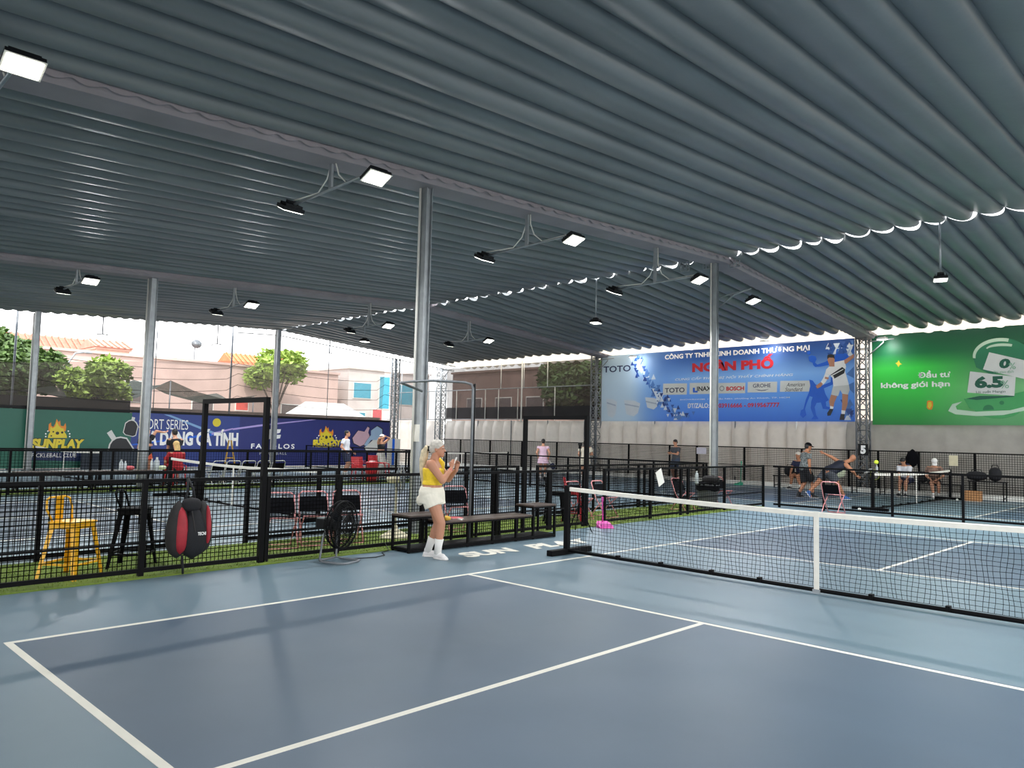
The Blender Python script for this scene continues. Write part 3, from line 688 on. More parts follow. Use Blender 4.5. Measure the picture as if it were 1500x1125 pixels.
PN.text('FACOLOS', (367.5, 657), (431.5, 650.5), W_, 3, bold=.02, space=1.3, split=True)
PN.text('PICKLEBALL', (380, 666), (420, 662), GREY, 3, bold=0, space=1.3)
sunplay(PN, 478, 643, .8); PN.text('SUNPLAY', (458, 651), (500, 644.5), YEL, 6, bold=.08, split=True); PN.text('PICKLEBALL', (458, 655), (498, 651.5), YEL, 6, bold=.03)
def padpoly(P, pts, m, lay): P.poly(pts, DK, lay); cx = sum(p[0] for p in pts)/len(pts); cy = sum(p[1] for p in pts)/len(pts); P.poly([(cx+(x-cx)*.92, cy+(y-cy)*.92) for x, y in pts], m, lay+1)
padpoly(PN, [(515, 642), (524, 630), (534, 632), (539, 624), (542, 626), (540, 633), (543, 641), (534, 652), (527, 655), (517, 650)], pm('pale pink', 206, 170, 184), 1)
padpoly(PN, [(543, 637), (543, 630), (553, 623), (561, 628), (561, 635), (552, 645), (543, 645), (536, 655), (532, 653), (537, 645)], pm('pale blue', 158, 186, 214), 2)
padpoly(PN, [(532, 656), (546, 644), (554, 640), (558, 641), (556, 648), (562, 654), (560, 660), (536, 662)], GREY, 1)
for y0, y1 in ((-6, 3.08), (3.08, 7.6), (7.6, 15.75)):
    MB().b2((XL-.06, y0, 2.24), (XL+.01, y1, 2.34)).build('top_rail', M['plas'], lw)
MB().b2((XL-.12, -14, 0), (XL-.1, -6, 2.3)).build('solid_board', pm('banner green', 36, 104, 86), lw)
M['net_green'] = mesh_cloth('dark green shade net', (24, 46, 38), .85, .2)
M['net_thin'] = mesh_cloth('thin hanging net', (120, 112, 104), .4, .5)
def drape(name, m, pts_top, z0, label=None, x=-29.1, parent=None, sag=.15):
    rows = []
    for i in range(len(pts_top)-1):
        (ya, za), (yb, zb) = pts_top[i], pts_top[i+1]
        for k in range(12):
            t = k/12; y = ya+(yb-ya)*t; z = za+(zb-za)*t-sag*4*t*(1-t)
            rows.append([(x+.04*math.sin(y*7)+.05*math.sin(j*1.1+y), y, z0(y)+(z-z0(y))*j/6) for j in range(7)])
    b = MB().rings(rows, closed=False, cap=False); return b.build(name, m, parent, smooth=1)
drape('side_net', M['net_thin'], [(-14, 3.6), (-1, 3.9), (3, 4.3), (7.25, 4.7), (9.1, 4.75), (16, 5.3)], lambda y: 2.3, x=-28.85, parent=lw, sag=.0)
for z in (2.9, 3.4, 3.9, 4.35):
    b = MB(); pts = []
    for i in range(49):
        y = -8+24*i/48; t = ((y+1) % 8.2)/8.2; pts.append((-28.8, y, z+.3*(y > 7.25)*(1-t)-.25*4*t*(1-t)))
    b.tube(pts, .009, 4); b.build('net_cable', M['black'], lw)
# ---------------------------------------------------------------- low fences with black cord mesh
def mesh_panel(b, p0, p1, z0, z1, s=.047, t=.0032):
    p0 = Vector(p0); p1 = Vector(p1); d = (p1-p0); L_ = d.length; n = max(1, int(L_/s)); u = d.normalized()
    nrm = Vector((-u.y, u.x, 0))
    for i in range(1, n):
        q = p0+d*(i/n); b.add([q-u*t/2+Vector((0, 0, z0)), q+u*t/2+Vector((0, 0, z0)), q+u*t/2+Vector((0, 0, z1)), q-u*t/2+Vector((0, 0, z1)),
                               q+nrm*t+Vector((0, 0, z0)), q+nrm*t+Vector((0, 0, z1))], [(0, 1, 2, 3), (1, 4, 5, 2), (4, 0, 3, 5)])
    m = int((z1-z0)/s)
    for j in range(1, m):
        z = z0+(z1-z0)*j/m; a, c = p0+Vector((0, 0, z-t/2)), p1+Vector((0, 0, z-t/2)); e = Vector((0, 0, t))
        b.add([a, c, c+e, a+e, a+nrm*t+e/2, c+nrm*t+e/2], [(0, 1, 2, 3), (3, 2, 5, 4), (4, 5, 1, 0)])
def fence(label, pts, h=1.04, posts=None, s=.047, pw=.05, mid=None, z0=.05, mesh=True, t=.0065, cat='fence', rw=.04):
    """pts: line of (x, y); rails and posts are parts, the cord mesh one net"""
    o = Vector((pts[0][0], pts[0][1], 0)); T = thing('mesh_fence', label, cat, o)
    P = [Vector((x, y, 0))-o for x, y in pts]; b = MB(); pp = []
    for a, c in zip(P[:-1], P[1:]):
        MB().bar(a+Vector((0, 0, h-rw/2)), c+Vector((0, 0, h-rw/2)), .045, rw).build('top_rail', M['black'], T)
        MB().bar(a+Vector((0, 0, z0+.02)), c+Vector((0, 0, z0+.02)), .04, .045).build('bottom_rail', M['black'], T)
        if mid: MB().bar(a+Vector((0, 0, mid)), c+Vector((0, 0, mid)), .02, .02).build('middle_rail', M['black'], T)
        if mesh: mesh_panel(b, a, c, z0+.04, h-rw, s, t)
    if mesh: tag(b.build('cord_mesh', M['rope'], T), kind='stuff')
    for q in (posts if posts is not None else pts):
        q = Vector((q[0], q[1], 0))-o; MB().b2(q+Vector((-pw/2, -pw/2, 0)), q+Vector((pw/2, pw/2, h))).build('post', M['black'], T)
    return T
F = lambda f, *ys: [(f(y), y) for y in ys]
fence('near black mesh fence at left, stools behind it and a backpack on it', F(Xf, -7.4, -5.03, -3.68), posts=F(Xf, -7.4, -5.03), mid=.36, pw=.055, t=.0088)
fence('near black mesh fence behind the fan and the long bench', F(Xf, -3.56, -2.55, -1.1, 1.75), posts=F(Xf, -3.57, -2.55, -1.1, -.1, .45, 1.1, 1.75), mid=.36, pw=.05, t=.0085)
fence('short black mesh fence between the bench and the gateway by the tripod', F(Xf, 1.8, 2.8), posts=F(Xf, 1.8, 2.75), mid=.36)
fence('black mesh fence with a white paper sheet, seen through the near net', F(Xf, 3.4, 6.2, 6.5, 10.3), posts=F(Xf, 3.4, 5.0, 6.2, 6.5, 8.2, 10.3), mid=.36)
fence('second black mesh fence across the turf strip, left part, behind the stools', F(Xg, -7.6, -3.7), posts=F(Xg, -7.6, -5.6, -3.75), s=.05, mid=None)
fence('second black mesh fence across the turf strip, behind the pink folding chairs', F(Xg, -3.0, 2.7), posts=F(Xg, -3.0, -1.5, 0, 1.3, 2.0, 2.7), s=.05)
fence('second black mesh fence across the turf strip, beyond the gateway', F(Xg, 3.3, 10.3), posts=F(Xg, 3.3, 5.2, 7.0, 7.25, 8.7, 10.3), s=.05)
fence('black mesh fence crossing behind the far baseline of the near court', [(-5.3, 10.42), (12.0, 10.42)], posts=[(-5.15, 10.42), (-4.03, 10.42), (-2.47, 10.42), (-1.04, 10.42), (.5, 10.42), (2.2, 10.42), (4, 10.42), (6, 10.42)], s=.05, t=.0075)
fence('black mesh fence crossing behind the middle courts, left of the right column', [(-16.9, 10.42), (-7.3, 10.42)], posts=[(-16.9+1.6*k, 10.42) for k in range(7)], s=.07)
fence('black mesh fence beyond the middle court, near the red dustbin', [(-17.0, -8), (-17.0, 9.6)], posts=[(-17.0, -8+2.2*k) for k in range(9)], s=.07)
fence('farthest black mesh fence, on the other side of the dark turf strip', [(-18.65, -8), (-18.65, 9.6)], posts=[(-18.65, -8+2.2*k) for k in range(9)], s=.08)
fence('black mesh fence across the far left courts near the lattice truss', [(-28, 10.6), (-18.7, 10.6)], posts=[(-28+1.86*k, 10.6) for k in range(6)], s=.1)
fence('tall black mesh fence along the foot of the back wall', [(-29, 19.72), (5, 19.72)], h=1.46, posts=[(x, 19.72) for x in (-27.5, -25.2, -22.9, -20.6, -18.7, -16.4, -14.3, -13.0, -10.9, -8.6, -6.9, -5.9, -4.6, -2.95, -1.2, .6, 2.4)], s=.07, pw=.06, mid=.75, z0=.1, t=.011)
# gateway frames across the turf strip
def arch(label, y0, y1, h, r=.03, x0=None, x1=None):
    a = (x0 if x0 is not None else Xf(y0), y0); c = (x1 if x1 is not None else Xg(y1), y1)
    t = thing('gateway_frame', label, 'frame', (a[0], a[1], 0), 0, 'black gateway frames across the turf strip'); d = Vector((c[0]-a[0], c[1]-a[1], 0))
    MB().b2((-r, -r, 0), (r, r, h)).build('post', M['black'], t); MB().b2(d+Vector((-r, -r, 0)), d+Vector((r, r, h))).build('post', M['black'], t)
    MB().bar((0, 0, h-r), d+Vector((0, 0, h-r)), 2*r, 2*r).build('crossbar', M['black'], t)
    return t
arch('tall black gateway frame at left, over the backpack', -3.64, -3.68, 2.0)
arch('tall black gateway frame on the right, beside the left end of the near net', 2.82, 2.9, 2.02, .035)
t = thing('gateway_frame', 'tall slim bent pipe frame standing beside the woman', 'frame', (-5.17, -.17, 0))
MB().tube([(0, 0, 0), (0, 0, 2.33), (-.02, -.02, 2.39), (-.1, -.08, 2.42), (-.5, -.4, 2.44), (-.75, -.6, 2.42), (-.9, -.72, 2.4), (-1.0, -.2, 2.3)], .021, 8).build('post', M['galvd'], t, smooth=1)
MB().tube([(0, .03, 0), (0, .03, 2.4)], .02, 8).build('post', M['black'], t, smooth=1)
# ---------------------------------------------------------------- game nets
def game_net(label, x, y, rz, half=3.35, detail=True, sw=.0032, s=.05, feet=True, centre=True):
    t = thing('game_net', label, 'net', (x, y, 0), rz)
    hz = lambda u: .86+.055*(abs(u)/half)**1.6
    n = 30; b = MB()
    for sgn in (-1, 1):
        p = MB(); p.b2((sgn*half-.035*1, -.035, .03), (sgn*half+.035, .035, .935)); p.build('post', M['black'], t, bevel=.006)
        if feet: MB().b2((sgn*half-.05, -.36, 0), (sgn*half+.05, .5, .075)).build('foot', M['black'], t, bevel=.006)
    # top tape folded over the cord
    rows = []
    for i in range(n+1):
        u = -half+.04+2*(half-.04)*i/n; z = hz(u)
        rows.append([(u, -.012, z-.052), (u, -.014, z-.006), (u, 0, z+.004), (u, .014, z-.006), (u, .012, z-.052)])
    MB().rings(rows).build('top_tape', M['tape'], t)
    MB().tube([(-half, 0, .05), (-half*.5, 0, .045), (0, 0, .04), (half*.5, 0, .045), (half, 0, .05)], .022, 8).build('base_bar', M['black'], t, smooth=1)
    rnd = random.Random(int(x*10)); w1 = int(2*half/s); z0 = .075; m = int(.8/s)
    def pt(i, j):
        u = -half+.05+2*(half-.05)*i/w1; f = j/m; z = z0+(hz(u)-.05-z0)*f
        return Vector((u+.012*math.sin(f*9+i*.55)+.006*math.sin(i*1.9), .010*math.sin(f*5+i*.4), z+.010*math.sin(i*.42+j)*(1-abs(2*f-1))))
    for i in range(w1+1): b.tube([pt(i, j) for j in range(0, m+1, 2)], sw/2*1.2, 3, False)
    for j in range(m+1): b.tube([pt(i, j) for i in range(0, w1+1, 3)], sw/2*1.2, 3, False)
    tag(b.build('cord_mesh', M['rope'], t), kind='stuff')
    if centre:
        MB().b2((-.028, -.02, .03), (.028, -.014, .868)).build('centre_strap', M['tape'], t)
        MB().b2((-.04, -.03, .015), (.04, -.01, .05)).build('buckle', M['galv'], t)
    if detail:
        for u in (-2.6, -1.95, -1.25, -.65, .55, 1.25, 1.9, 2.6): MB().b2((u-.02, -.03, .03), (u+.02, .03, .085)).build('net_clip', M['black'], t)
    return t
NETY = -.02
game_net('nearest pickleball net with white top tape and white centre strap', .12, NETY, 0, 3.47, sw=.0042)
game_net('net of the court beyond the pink chairs, white tape running behind the near fence', -11.9, -.7, 0, 3.3, s=.08, sw=.004)
game_net('net of the farthest left court, in front of the green banner', -23.4, -.7, 0, 3.3, s=.12, sw=.005)
game_net('net of the far right court, white tape behind the leaning player', -3.35, 15.1, PI/2, 3.35, s=.07, sw=.004)
game_net('net of the far court in the middle, in front of the quilted wall', -22.3, 15.1, PI/2, 3.0, s=.12, sw=.005, feet=True)
# painted court lettering
cf = thing('court_lettering', 'pale painted letters on the court between the bench and the net post', 'lettering')
class FloorPanel(Panel):
    letters = lambda s, me, m: (setattr(s, 'k', 'F'), letters(s, me, m))[1]
    def P(s, u, v, d=0): return Vector((s.c-v, u, .003+d*.5))
FP = FloorPanel(cf, 'F', 0)
FP.text('SUN', (-1.32, 3.9), (-.28, 4.28), M['line'], 1, bold=.055, shear=.25, px=False, split=True)
FP.text('PLAY', (-.02, 3.9), (1.42, 4.28), M['line'], 1, bold=.055, shear=.25, px=False, split=True)

# ---------------------------------------------------------------- floodlights
def lamp_head(parent, at, ang_y, yaw=0, wide=.36):
    """dark housing with fins and a bright lens below; ang_y tilts it outward"""
    R = Matrix.Rotation(yaw, 3, 'Z') @ Matrix.Rotation(ang_y, 3, 'Y'); a = Vector(at)
    T = lambda q: a+R @ Vector(q)
    h = MB(); h.box(T((0, 0, 0)), (.26, wide, .06), R)
    for k in range(6): h.box(T((-.1+.04*k, 0, .05)), (.012, wide*.8, .05), R)
    h.box(T((0, 0, .09)), (.12, .16, .06), R)
    hd = h.build('lamp_housing', M['plas'], parent)
    MB().box(T((0, 0, -.036)), (.23, wide-.04, .012), R).build('lens', M['glass'], hd)
    MB().box(T((0, 0, -.03)), (.27, wide+.01, .008), R).build('rim', M['white'], hd)
    return T, R
def area(at, R, power, size=.3, spread=2.8):
    l = bpy.data.lights.new('lamp_light', 'AREA'); l.energy = power; l.shape = 'RECTANGLE'; l.size = .22; l.size_y = size; l.color = (.96, .98, 1); l.spread = spread
    o = bpy.data.objects.new('lamp_light', l); C.objects.link(o); o.rotation_euler = R.to_euler(); o.location = at
    return o
def lamp_pair(label, x, y, zt, zb=5.22, power=1.0, arms=1.15, sides=(-1, 1)):
    t = thing('floodlight_pair', label, 'floodlight', (x, y, zb), 0, 'twin floodlights hung under the gutters')
    MB().b2((-.035, -.02, 0), (.035, .02, zt-zb)).build('hanger', M['galv'], t)
    MB().tube([(-arms+.1, 0, -.02), (0, 0, 0), (arms-.1, 0, .02)], .022, 8).build('arm', M['galv'], t, smooth=1)
    for s in (-1, 1):
        MB().tube([(s*.05, .03, zt-zb), (s*.06, .03, .42), (s*.16, .03, .2), (s*.38, .02, .03), (s*.9, .02, .05), (s*(arms-.02), .02, .06)], .011, 6).build('cable', M['white'], t, smooth=1)
    for s in sides:
        T, R = lamp_head(t, (s*arms, 0, -.06), -s*.42)
        lo = area(T((0, 0, -.05)), R, LAMP_W*power); lo.parent = t
    return t
LP = [(-6.4, 'twin floodlight partly cut off at the left edge of the picture, nearest of all'), (-2.14, 'twin floodlight left of the nearest column, glaring right lamp'), (2.16, 'twin floodlight between the nearest column and the right column'), (6.49, 'twin floodlight whose right lamp glares beside the right column')]
for y, lb in LP: lamp_pair(lb, -6.3, y, roofz(y)-.2, power=.6 if y < -5 else .9)
for y, lb in ((-2.2, 'twin floodlight of the second row at far left above the green banner'), (2.0, 'twin floodlight of the second row above the sport series banner'), (6.8, 'twin floodlight of the second row above the white emblem banner'), (11.4, 'twin floodlight of the second row just right of the nearest column')):
    lamp_pair(lb, -18.0, y, roofz(y)-.2, zb=5.25, arms=1.12)
t = thing('floodlight', 'floodlight on a bracket arm of the right column', 'floodlight', (-6.3, 9.3, 5.2))
MB().tube([(.1, 0, -.15), (.5, 0, .12), (.95, 0, .22)], .02, 6).build('arm', M['galv'], t, smooth=1); MB().tube([(.1, 0, .1), (.95, 0, .22)], .016, 6).build('arm', M['galv'], t, smooth=1)
T, R = lamp_head(t, (1.0, 0, -.08), -.35); area(T((0, 0, -.05)), R, LAMP_W*1.6).parent = t
for x, z, lb in ((-1.11, 5.12, 'single floodlight hanging from the ridge above the green billboard'), (-10.2, 5.02, 'single floodlight hanging from the ridge left of the blue billboard'), (-21.8, 5.3, 'single floodlight hanging from the ridge over the far left courts')):
    t = thing('floodlight', lb, 'floodlight', (x, 9.3, z)); MB().tube([(0, 0, .1), (0, 0, roofz(9.3)-z)], .02, 6).build('hanger', M['galv'], t, smooth=1)
    T, R = lamp_head(t, (0, 0, 0), .0, .3); area(T((0, 0, -.05)), R, LAMP_W*1.8).parent = t
for px, py, lb in ((927, 523, 'oval lamp over the left part of the blue billboard'), (1120, 501, 'oval lamp over the right part of the blue billboard'), (1292, 497, 'oval lamp at the top left corner of the green billboard')):
    q = atY(px, py, 19.3); t = thing('billboard_lamp', lb, 'lamp', q, 0, 'lamps lighting the billboards')
    MB().ell((0, 0, .03), (.2, .12, .05)).build('lamp_housing', M['galv'], t, smooth=1); MB().ell((0, 0, -.005), (.17, .1, .03)).build('lens', M['glass'], t, smooth=1)
    MB().tube([(0, 0, .05), (0, .3, .12), (0, .45, .1)], .015, 6).build('arm', M['galv'], t, smooth=1)
    R = Matrix.Rotation(.9, 3, 'X'); lo = area((0, 0, -.05), R, 16, .4); lo.parent = t
# unseen lamps of the neighbouring bay; the far pairs are added to brighten the billboards
for y, w_ in ((-6.4, 'behind the photographer'), (-2.1, 'beside the near service box'), (2.2, 'beside the net'), (6.5, 'beside the far service box'), (11.2, 'added to light the far court'), (15.6, 'added to brighten the billboards')): lamp_pair('twin floodlight over the right edge of the near court, '+w_, 5.4, y, roofz(y)-.2, power=.7 if y < -5 else 1.6 if y < 10 else 2.2)
# ridge fan-like hangers at the open left side
for y, z in ((1.8, 5.25), (6.4, 5.35), (12.0, 5.5)):
    b = MB(); b.tube([(-28.6, y, roofz(y)-.1), (-28.6, y, z)], .022, 6); b.tube([(-28.6, y-.2, z-.03), (-28.6, y, z), (-28.6, y+.22, z-.02)], .02, 6); b.tube([(-28.6, y-.2, z-.03), (-28.6, y-.26, z-.12)], .015, 6)
    tag(b.build('empty_lamp_bracket', M['galvd'], smooth=1), {1.8: 'empty lamp bracket against the sky above the small tree', 6.4: 'empty lamp bracket against the sky left of the orange roof', 12.0: 'empty lamp bracket against the sky right of the orange roof'}[y], 'bracket')
# ---------------------------------------------------------------- furniture and gear by the near court
def bar_stool(label, x, y, rz, m, seat=.6, back=.84, w=.3, foot=.4, hoop=True):
    t = thing('bar_stool', label, 'stool', (x, y, 0), rz)
    s = MB(); s.b2((-w/2, -w/2, seat-.03), (w/2, w/2, seat)); s.build('seat', m, t, bevel=.012)
    MB().b2((-w/2+.01, -w/2+.01, seat-.075), (w/2-.01, w/2-.01, seat-.031)).build('seat_skirt', m, t, bevel=.006)
    for sx in (-1, 1):
        for sy in (-1, 1):
            a = Vector((sx*(w/2-.02), sy*(w/2-.02), seat-.04)); c = Vector((sx*foot/2, sy*foot/2, 0)); b = MB(); rr = []
            for k in range(5):
                q = a+(c-a)*k/4; ww = .056*(1-.45*k/4)
                rr.append([q+Vector((-sx*ww, sy*.004, 0)), q+Vector((sx*.004, sy*.004, 0)), q+Vector((sx*.004, -sy*ww, 0)), q+Vector((0, -sy*ww, 0)), q, q+Vector((-sx*ww, 0, 0))])
            b.rings(rr).build('leg', m, t)
    zr = .17; f = foot/2*(1-zr/seat)+(w/2-.02)*(zr/seat)
    for (p, q) in (((-f, -f), (f, -f)), ((f, -f), (f, f)), ((f, f), (-f, f)), ((-f, f), (-f, -f))):
        MB().bar((p[0], p[1], zr), (q[0], q[1], zr), .018, .022).build('footrest', m, t)
    if back:
        MB().tube([(-w/2+.02, w/2-.04, seat), (-w/2-.02, w/2, seat+.12), (-w/2, w/2+.02, back-.02), (-w/2+.05, w/2+.03, back), (w/2-.05, w/2+.03, back), (w/2, w/2+.02, back-.02), (w/2+.02, w/2, seat+.12), (w/2-.02, w/2-.04, seat)], .011, 8).build('back_hoop', m, t, smooth=1)
        MB().b2((-.055, w/2, seat), (.055, w/2+.012, back)).build('back_splat', m, t)
    return t
bar_stool('yellow metal bar stool with a low back behind the near fence', -5.43, -5.6, 2.2, M['yellow'], .6, .84, .33, .44)
bar_stool('black metal bar stool beside the yellow stool behind the near fence', -5.72, -4.88, 2.5, M['black'], .68, .87, .3, .42)
bar_stool('black metal bar stool standing inside the gateway left of the near net post', -5.95, 2.72, 2.4, M['black'], .6, .86, .34, .4)
bar_stool('red metal bar stool behind the near net post', -6.0, 3.3, 2.2, M['red'], .6, .84, .3, .4)

# backpack hanging from the fence rail
t = thing('backpack', 'black and red sports backpack hanging on the near fence', 'backpack', (-4.9, -4.6, 0))
def blob(c, r, squ=.75, n=18, m=12, taper=0.0):
    """rounded bag volume"""
    b = MB(); rg = []
    for i in range(m+1):
        f = -1+2*i/m; z = f; k = max(0.02, (1-abs(f)**3.2))**.55; k *= (1-taper*max(0, f))
        row = []
        for j in range(n):
            a = 2*PI*j/n; cx, sy = math.cos(a), math.sin(a)
            row.append((c[0]+r[0]*k*math.copysign(abs(cx)**squ, cx), c[1]+r[1]*k*math.copysign(abs(sy)**squ, sy), c[2]+r[2]*z))
        rg.append(row)
    return b.rings(rg)
M['bagred'] = mat('dark red nylon', (150, 26, 40), .6, 0, .15, 12, .3, 14); M['baggrey'] = mat('charcoal nylon', (34, 32, 32), .8, 0, .15, 12, .3, 14); M['bagblack'] = mat('black nylon', (13, 14, 20), .8, 0, .2, 12, .35, 12)
blob((.0, -.125, .5), (.115, .115, .305), taper=.35).build('side_compartment', M['baggrey'], t, smooth=1, label='charcoal left compartment of the backpack')
blob((.0, .14, .51), (.115, .1, .29), taper=.35).build('side_compartment', M['baggrey'], t, smooth=1, label='charcoal right compartment of the backpack')
blob((.035, .03, .47), (.12, .14, .29), taper=.5).build('main_compartment', M['bagblack'], t, smooth=1)
blob((.06, -.115, .49), (.082, .07, .25), taper=.3).build('red_panel', M['bagred'], t, smooth=1)
blob((.06, .17, .53), (.075, .032, .22), taper=.3).build('red_panel', M['bagred'], t, smooth=1)
blob((.03, -.0, .76), (.07, .1, .08)).build('top_flap', M['bagblack'], t, smooth=1)
MB().tube([(.0, -.06, .78), (-.02, -.03, .9), (-.1, 0, 1.03), (-.13, .01, 1.05), (-.02, .03, .93), (.0, .05, .8)], .014, 6).build('strap', M['bagblack'], t, smooth=1)
MB().tube([(.02, -.07, .22), (.03, -.06, .1), (.02, -.05, .02)], .013, 6).build('strap', M['bagblack'], t, smooth=1)
MB().tube([(.1, -.02, .7), (.15, .0, .5), (.13, .02, .3)], .006, 5).build('zipper', M['baggrey'], t, smooth=1)
class Loose(Panel): pass
Panel(t, 'X', .158).text('TECNI', (.03, .44), (.12, .475), W_, 1, bold=.03, px=False)

# floor fan
t = thing('floor_fan', 'black drum floor fan on a grey tubular stand in front of the fence', 'fan', (-4.62, -2.85, 0), math.radians(22))
ax = lambda u, r, a: (u, r*math.cos(a), .46+r*math.sin(a))     # axis along local +X
cg = MB()
for u, r in ((-.1, .08), (-.1, .17), (-.06, .25), (.0, .285), (.06, .285), (.11, .22), (.13, .13), (.135, .05)):
    cg.tube([ax(u, r, 2*PI*k/28) for k in range(29)], .005 if r < .28 else .012, 5, False)
for k in range(64):
    a = 2*PI*k/64; cg.tube([ax(-.1, .08, a), ax(-.06, .25, a), ax(0, .285, a), ax(.06, .285, a), ax(.11, .22, a), ax(.135, .05, a)], .0026, 3, False)
tag(cg.build('cage', M['black'], t, smooth=1), kind='stuff')
for k in range(3):
    a = 2*PI*k/3+.3; b = MB(); rr = []
    for j in range(5):
        r = .05+.2*j/4; wd = .09+.05*j/4; rr.append([ax(.0+.03, r, a-wd*1.6), ax(-.02, r, a+wd*1.6)])
    b.rings(rr, closed=False, cap=False).build('blade', M['plas'], t)
MB().tube([(-.28, 0, .46), (-.05, 0, .46)], .075, 14).build('motor', M['plas'], t, smooth=.8)
MB().b2((-.3, -.09, .40), (-.14, .09, .52)).build('motor_housing', M['plas'], t, bevel=.012)
MB().b2((-.3, -.07, .522), (-.16, .07, .535)).build('handle_plate', M['galv'], t)
for s in (-1, 1):
    MB().tube([(-.12, s*.1, .44), (-.14, s*.15, .3), (-.16, s*.17, .04), (-.1, s*.18, .02), (.18, s*.18, .02)], .013, 8).build('stand_leg', M['galvd'], t, smooth=1)
MB().tube([(.18, -.18, .02), (.21, -.1, .02), (.21, .1, .02), (.18, .18, .02)], .013, 8).build('stand_bar', M['galvd'], t, smooth=1)
MB().tube([(-.16, -.17, .03), (-.16, .17, .03)], .013, 8).build('stand_bar', M['galvd'], t, smooth=1)
tag(MB().tube([(-4.7, -2.6, .012), (-4.62, -2.3, .01), (-4.7, -2.1, .01), (-4.9, -2.0, .01), (-4.95, -1.85, .02), (-5.1, -1.8, .1)], .006, 6).build('power_cable', M['plas'], smooth=1), 'thin black cable trailing from the floor fan to the fence', 'cable')
# beige standing fan
M['beige'] = mat('aged cream plastic', (206, 198, 168), .5, 0, .1)
t = thing('standing_fan', 'old cream standing fan on the turf behind the fence', 'fan', (-6.0, -.95, 0), math.radians(-40))
MB().rings([[(r*math.cos(2*PI*k/16), r*math.sin(2*PI*k/16), z) for k in range(16)] for r, z in ((.24, .0), (.24, .03), (.14, .09), (.05, .14), (.03, .2))]).build('base', M['beige'], t, smooth=.8)
MB().cyl((0, 0, .15), .018, .72).build('pole', M['beige'], t, smooth=.8)
MB().ell((0, -.05, .9), (.07, .11, .07)).build('motor', M['beige'], t, smooth=1)
b = MB()
for r, u in ((.05, .13), (.12, .12), (.18, .1), (.21, .06), (.18, .02), (.12, .0)): b.tube([(r*math.cos(2*PI*k/20), u, .9+r*math.sin(2*PI*k/20)) for k in range(21)], .004, 4, False)
for k in range(20): a = 2*PI*k/20; b.tube([(.05*math.cos(a), .13, .9+.05*math.sin(a)), (.18*math.cos(a), .1, .9+.18*math.sin(a)), (.21*math.cos(a), .06, .9+.21*math.sin(a)), (.12*math.cos(a), 0, .9+.12*math.sin(a))], .0025, 3, False)
tag(b.build('cage', M['galvd'], t), kind='stuff')
for k in range(3):
    a = 2*PI*k/3; MB().add([(.03*math.cos(a), .06, .9+.03*math.sin(a)), (.17*math.cos(a-.4), .07, .9+.17*math.sin(a-.4)), (.17*math.cos(a+.4), .05, .9+.17*math.sin(a+.4))], [(0, 1, 2)]).build('blade', M['beige'], t)

# long bench with raised ends
t = thing('bench', 'long low black steel bench with dark board tops and two raised ends', 'bench', (-4.86, -.25, 0))
def btop(y0, y1, z, name): MB().b2((-.2, y0, z-.025), (.2, y1, z)).build(name, M['wood'], t, bevel=.004)
btop(-.85, .95, .385, 'seat'); btop(-1.49, -.86, .5, 'side_table_top'); btop(.98, 1.52, .525, 'side_table_top')
for y0, y1, z in ((-1.48, -.87, .475), (-.85, .95, .36), (.99, 1.51, .5)):
    for x in (-.18, .18): MB().bar((x, y0, z-.012), (x, y1, z-.012), .026).build('rail', M['black'], t)
    for y in (y0+.013, y1-.013): MB().bar((-.18, y, z-.012), (.18, y, z-.012), .026).build('rail', M['black'], t)
for y, z in ((-1.47, .475), (-.88, .475), (-.4, .36), (.1, .36), (.6, .36), (.99, .5), (1.5, .5)):
    for x in (-.18, .18): MB().b2((x-.016, y-.016, 0), (x+.016, y+.016, z)).build('leg', M['black'], t)
for x in (-.18, .18): MB().bar((x, -1.47, .03), (x, 1.5, .03), .03, .04).build('bottom_rail', M['black'], t)
for y in (-1.47, -.88, .1, .99, 1.5): MB().bar((-.18, y, .04), (.18, y, .04), .026).build('bottom_rail', M['black'], t)
MB().b2((-.165, -1.46, .05), (.165, 1.49, .06)).build('lower_shelf', M['plas'], t)
# things lying on the bench
def paddle3(name, label, loc, rz, mf, me, flat=True, k=1):
    o = thing(name, label, 'paddle', loc, rz)
    out = [(.1*math.copysign(abs(math.cos(a))**.6, math.cos(a)), .13+.13*math.copysign(abs(math.sin(a))**.6, math.sin(a))) for a in [2*PI*q/20 for q in range(20)]]
    fn = (lambda u, v, d: (u*k, v*k, d)) if flat else (lambda u, v, d: (u*k, d, v*k))
    MB().prism(out, fn, 0, .014).build('face', mf, o); MB().prism([(x*1.05, .13+(y-.13)*1.05) for x, y in out], fn, .004, .010).build('edge_guard', me, o)
    MB().b2(*( ((-.013, -.13, 0), (.013, .01, .018)) if flat else ((-.013, 0, -.13), (.013, .018, .01)) )).build('handle', me, o)
    return o
M['pinkish'] = mat('coral print', (206, 92, 96), .5, 0, .3, 14)
paddle3('pickleball_paddle', 'red and white paddle lying on the long bench', (-4.78, -.75, .386), 1.2, M['pinkish'], M['white'])
o = blob((0, 0, .03), (.09, .06, .03)).build('pouch', mat('dusty pink cloth', (176, 84, 92), .8), None, smooth=1); o.location = (-4.9, -.98, .386); tag(o, 'small pink pouch on the long bench beside the paddle', 'pouch')
o = blob((0, 0, .035), (.07, .05, .035)).build('cloth_pouch', mat('mustard cloth', (206, 164, 60), .8), None, smooth=1); o.location = (-4.74, -1.02, .386); tag(o, 'mustard yellow cloth on the bench behind the woman\'s legs', 'cloth')
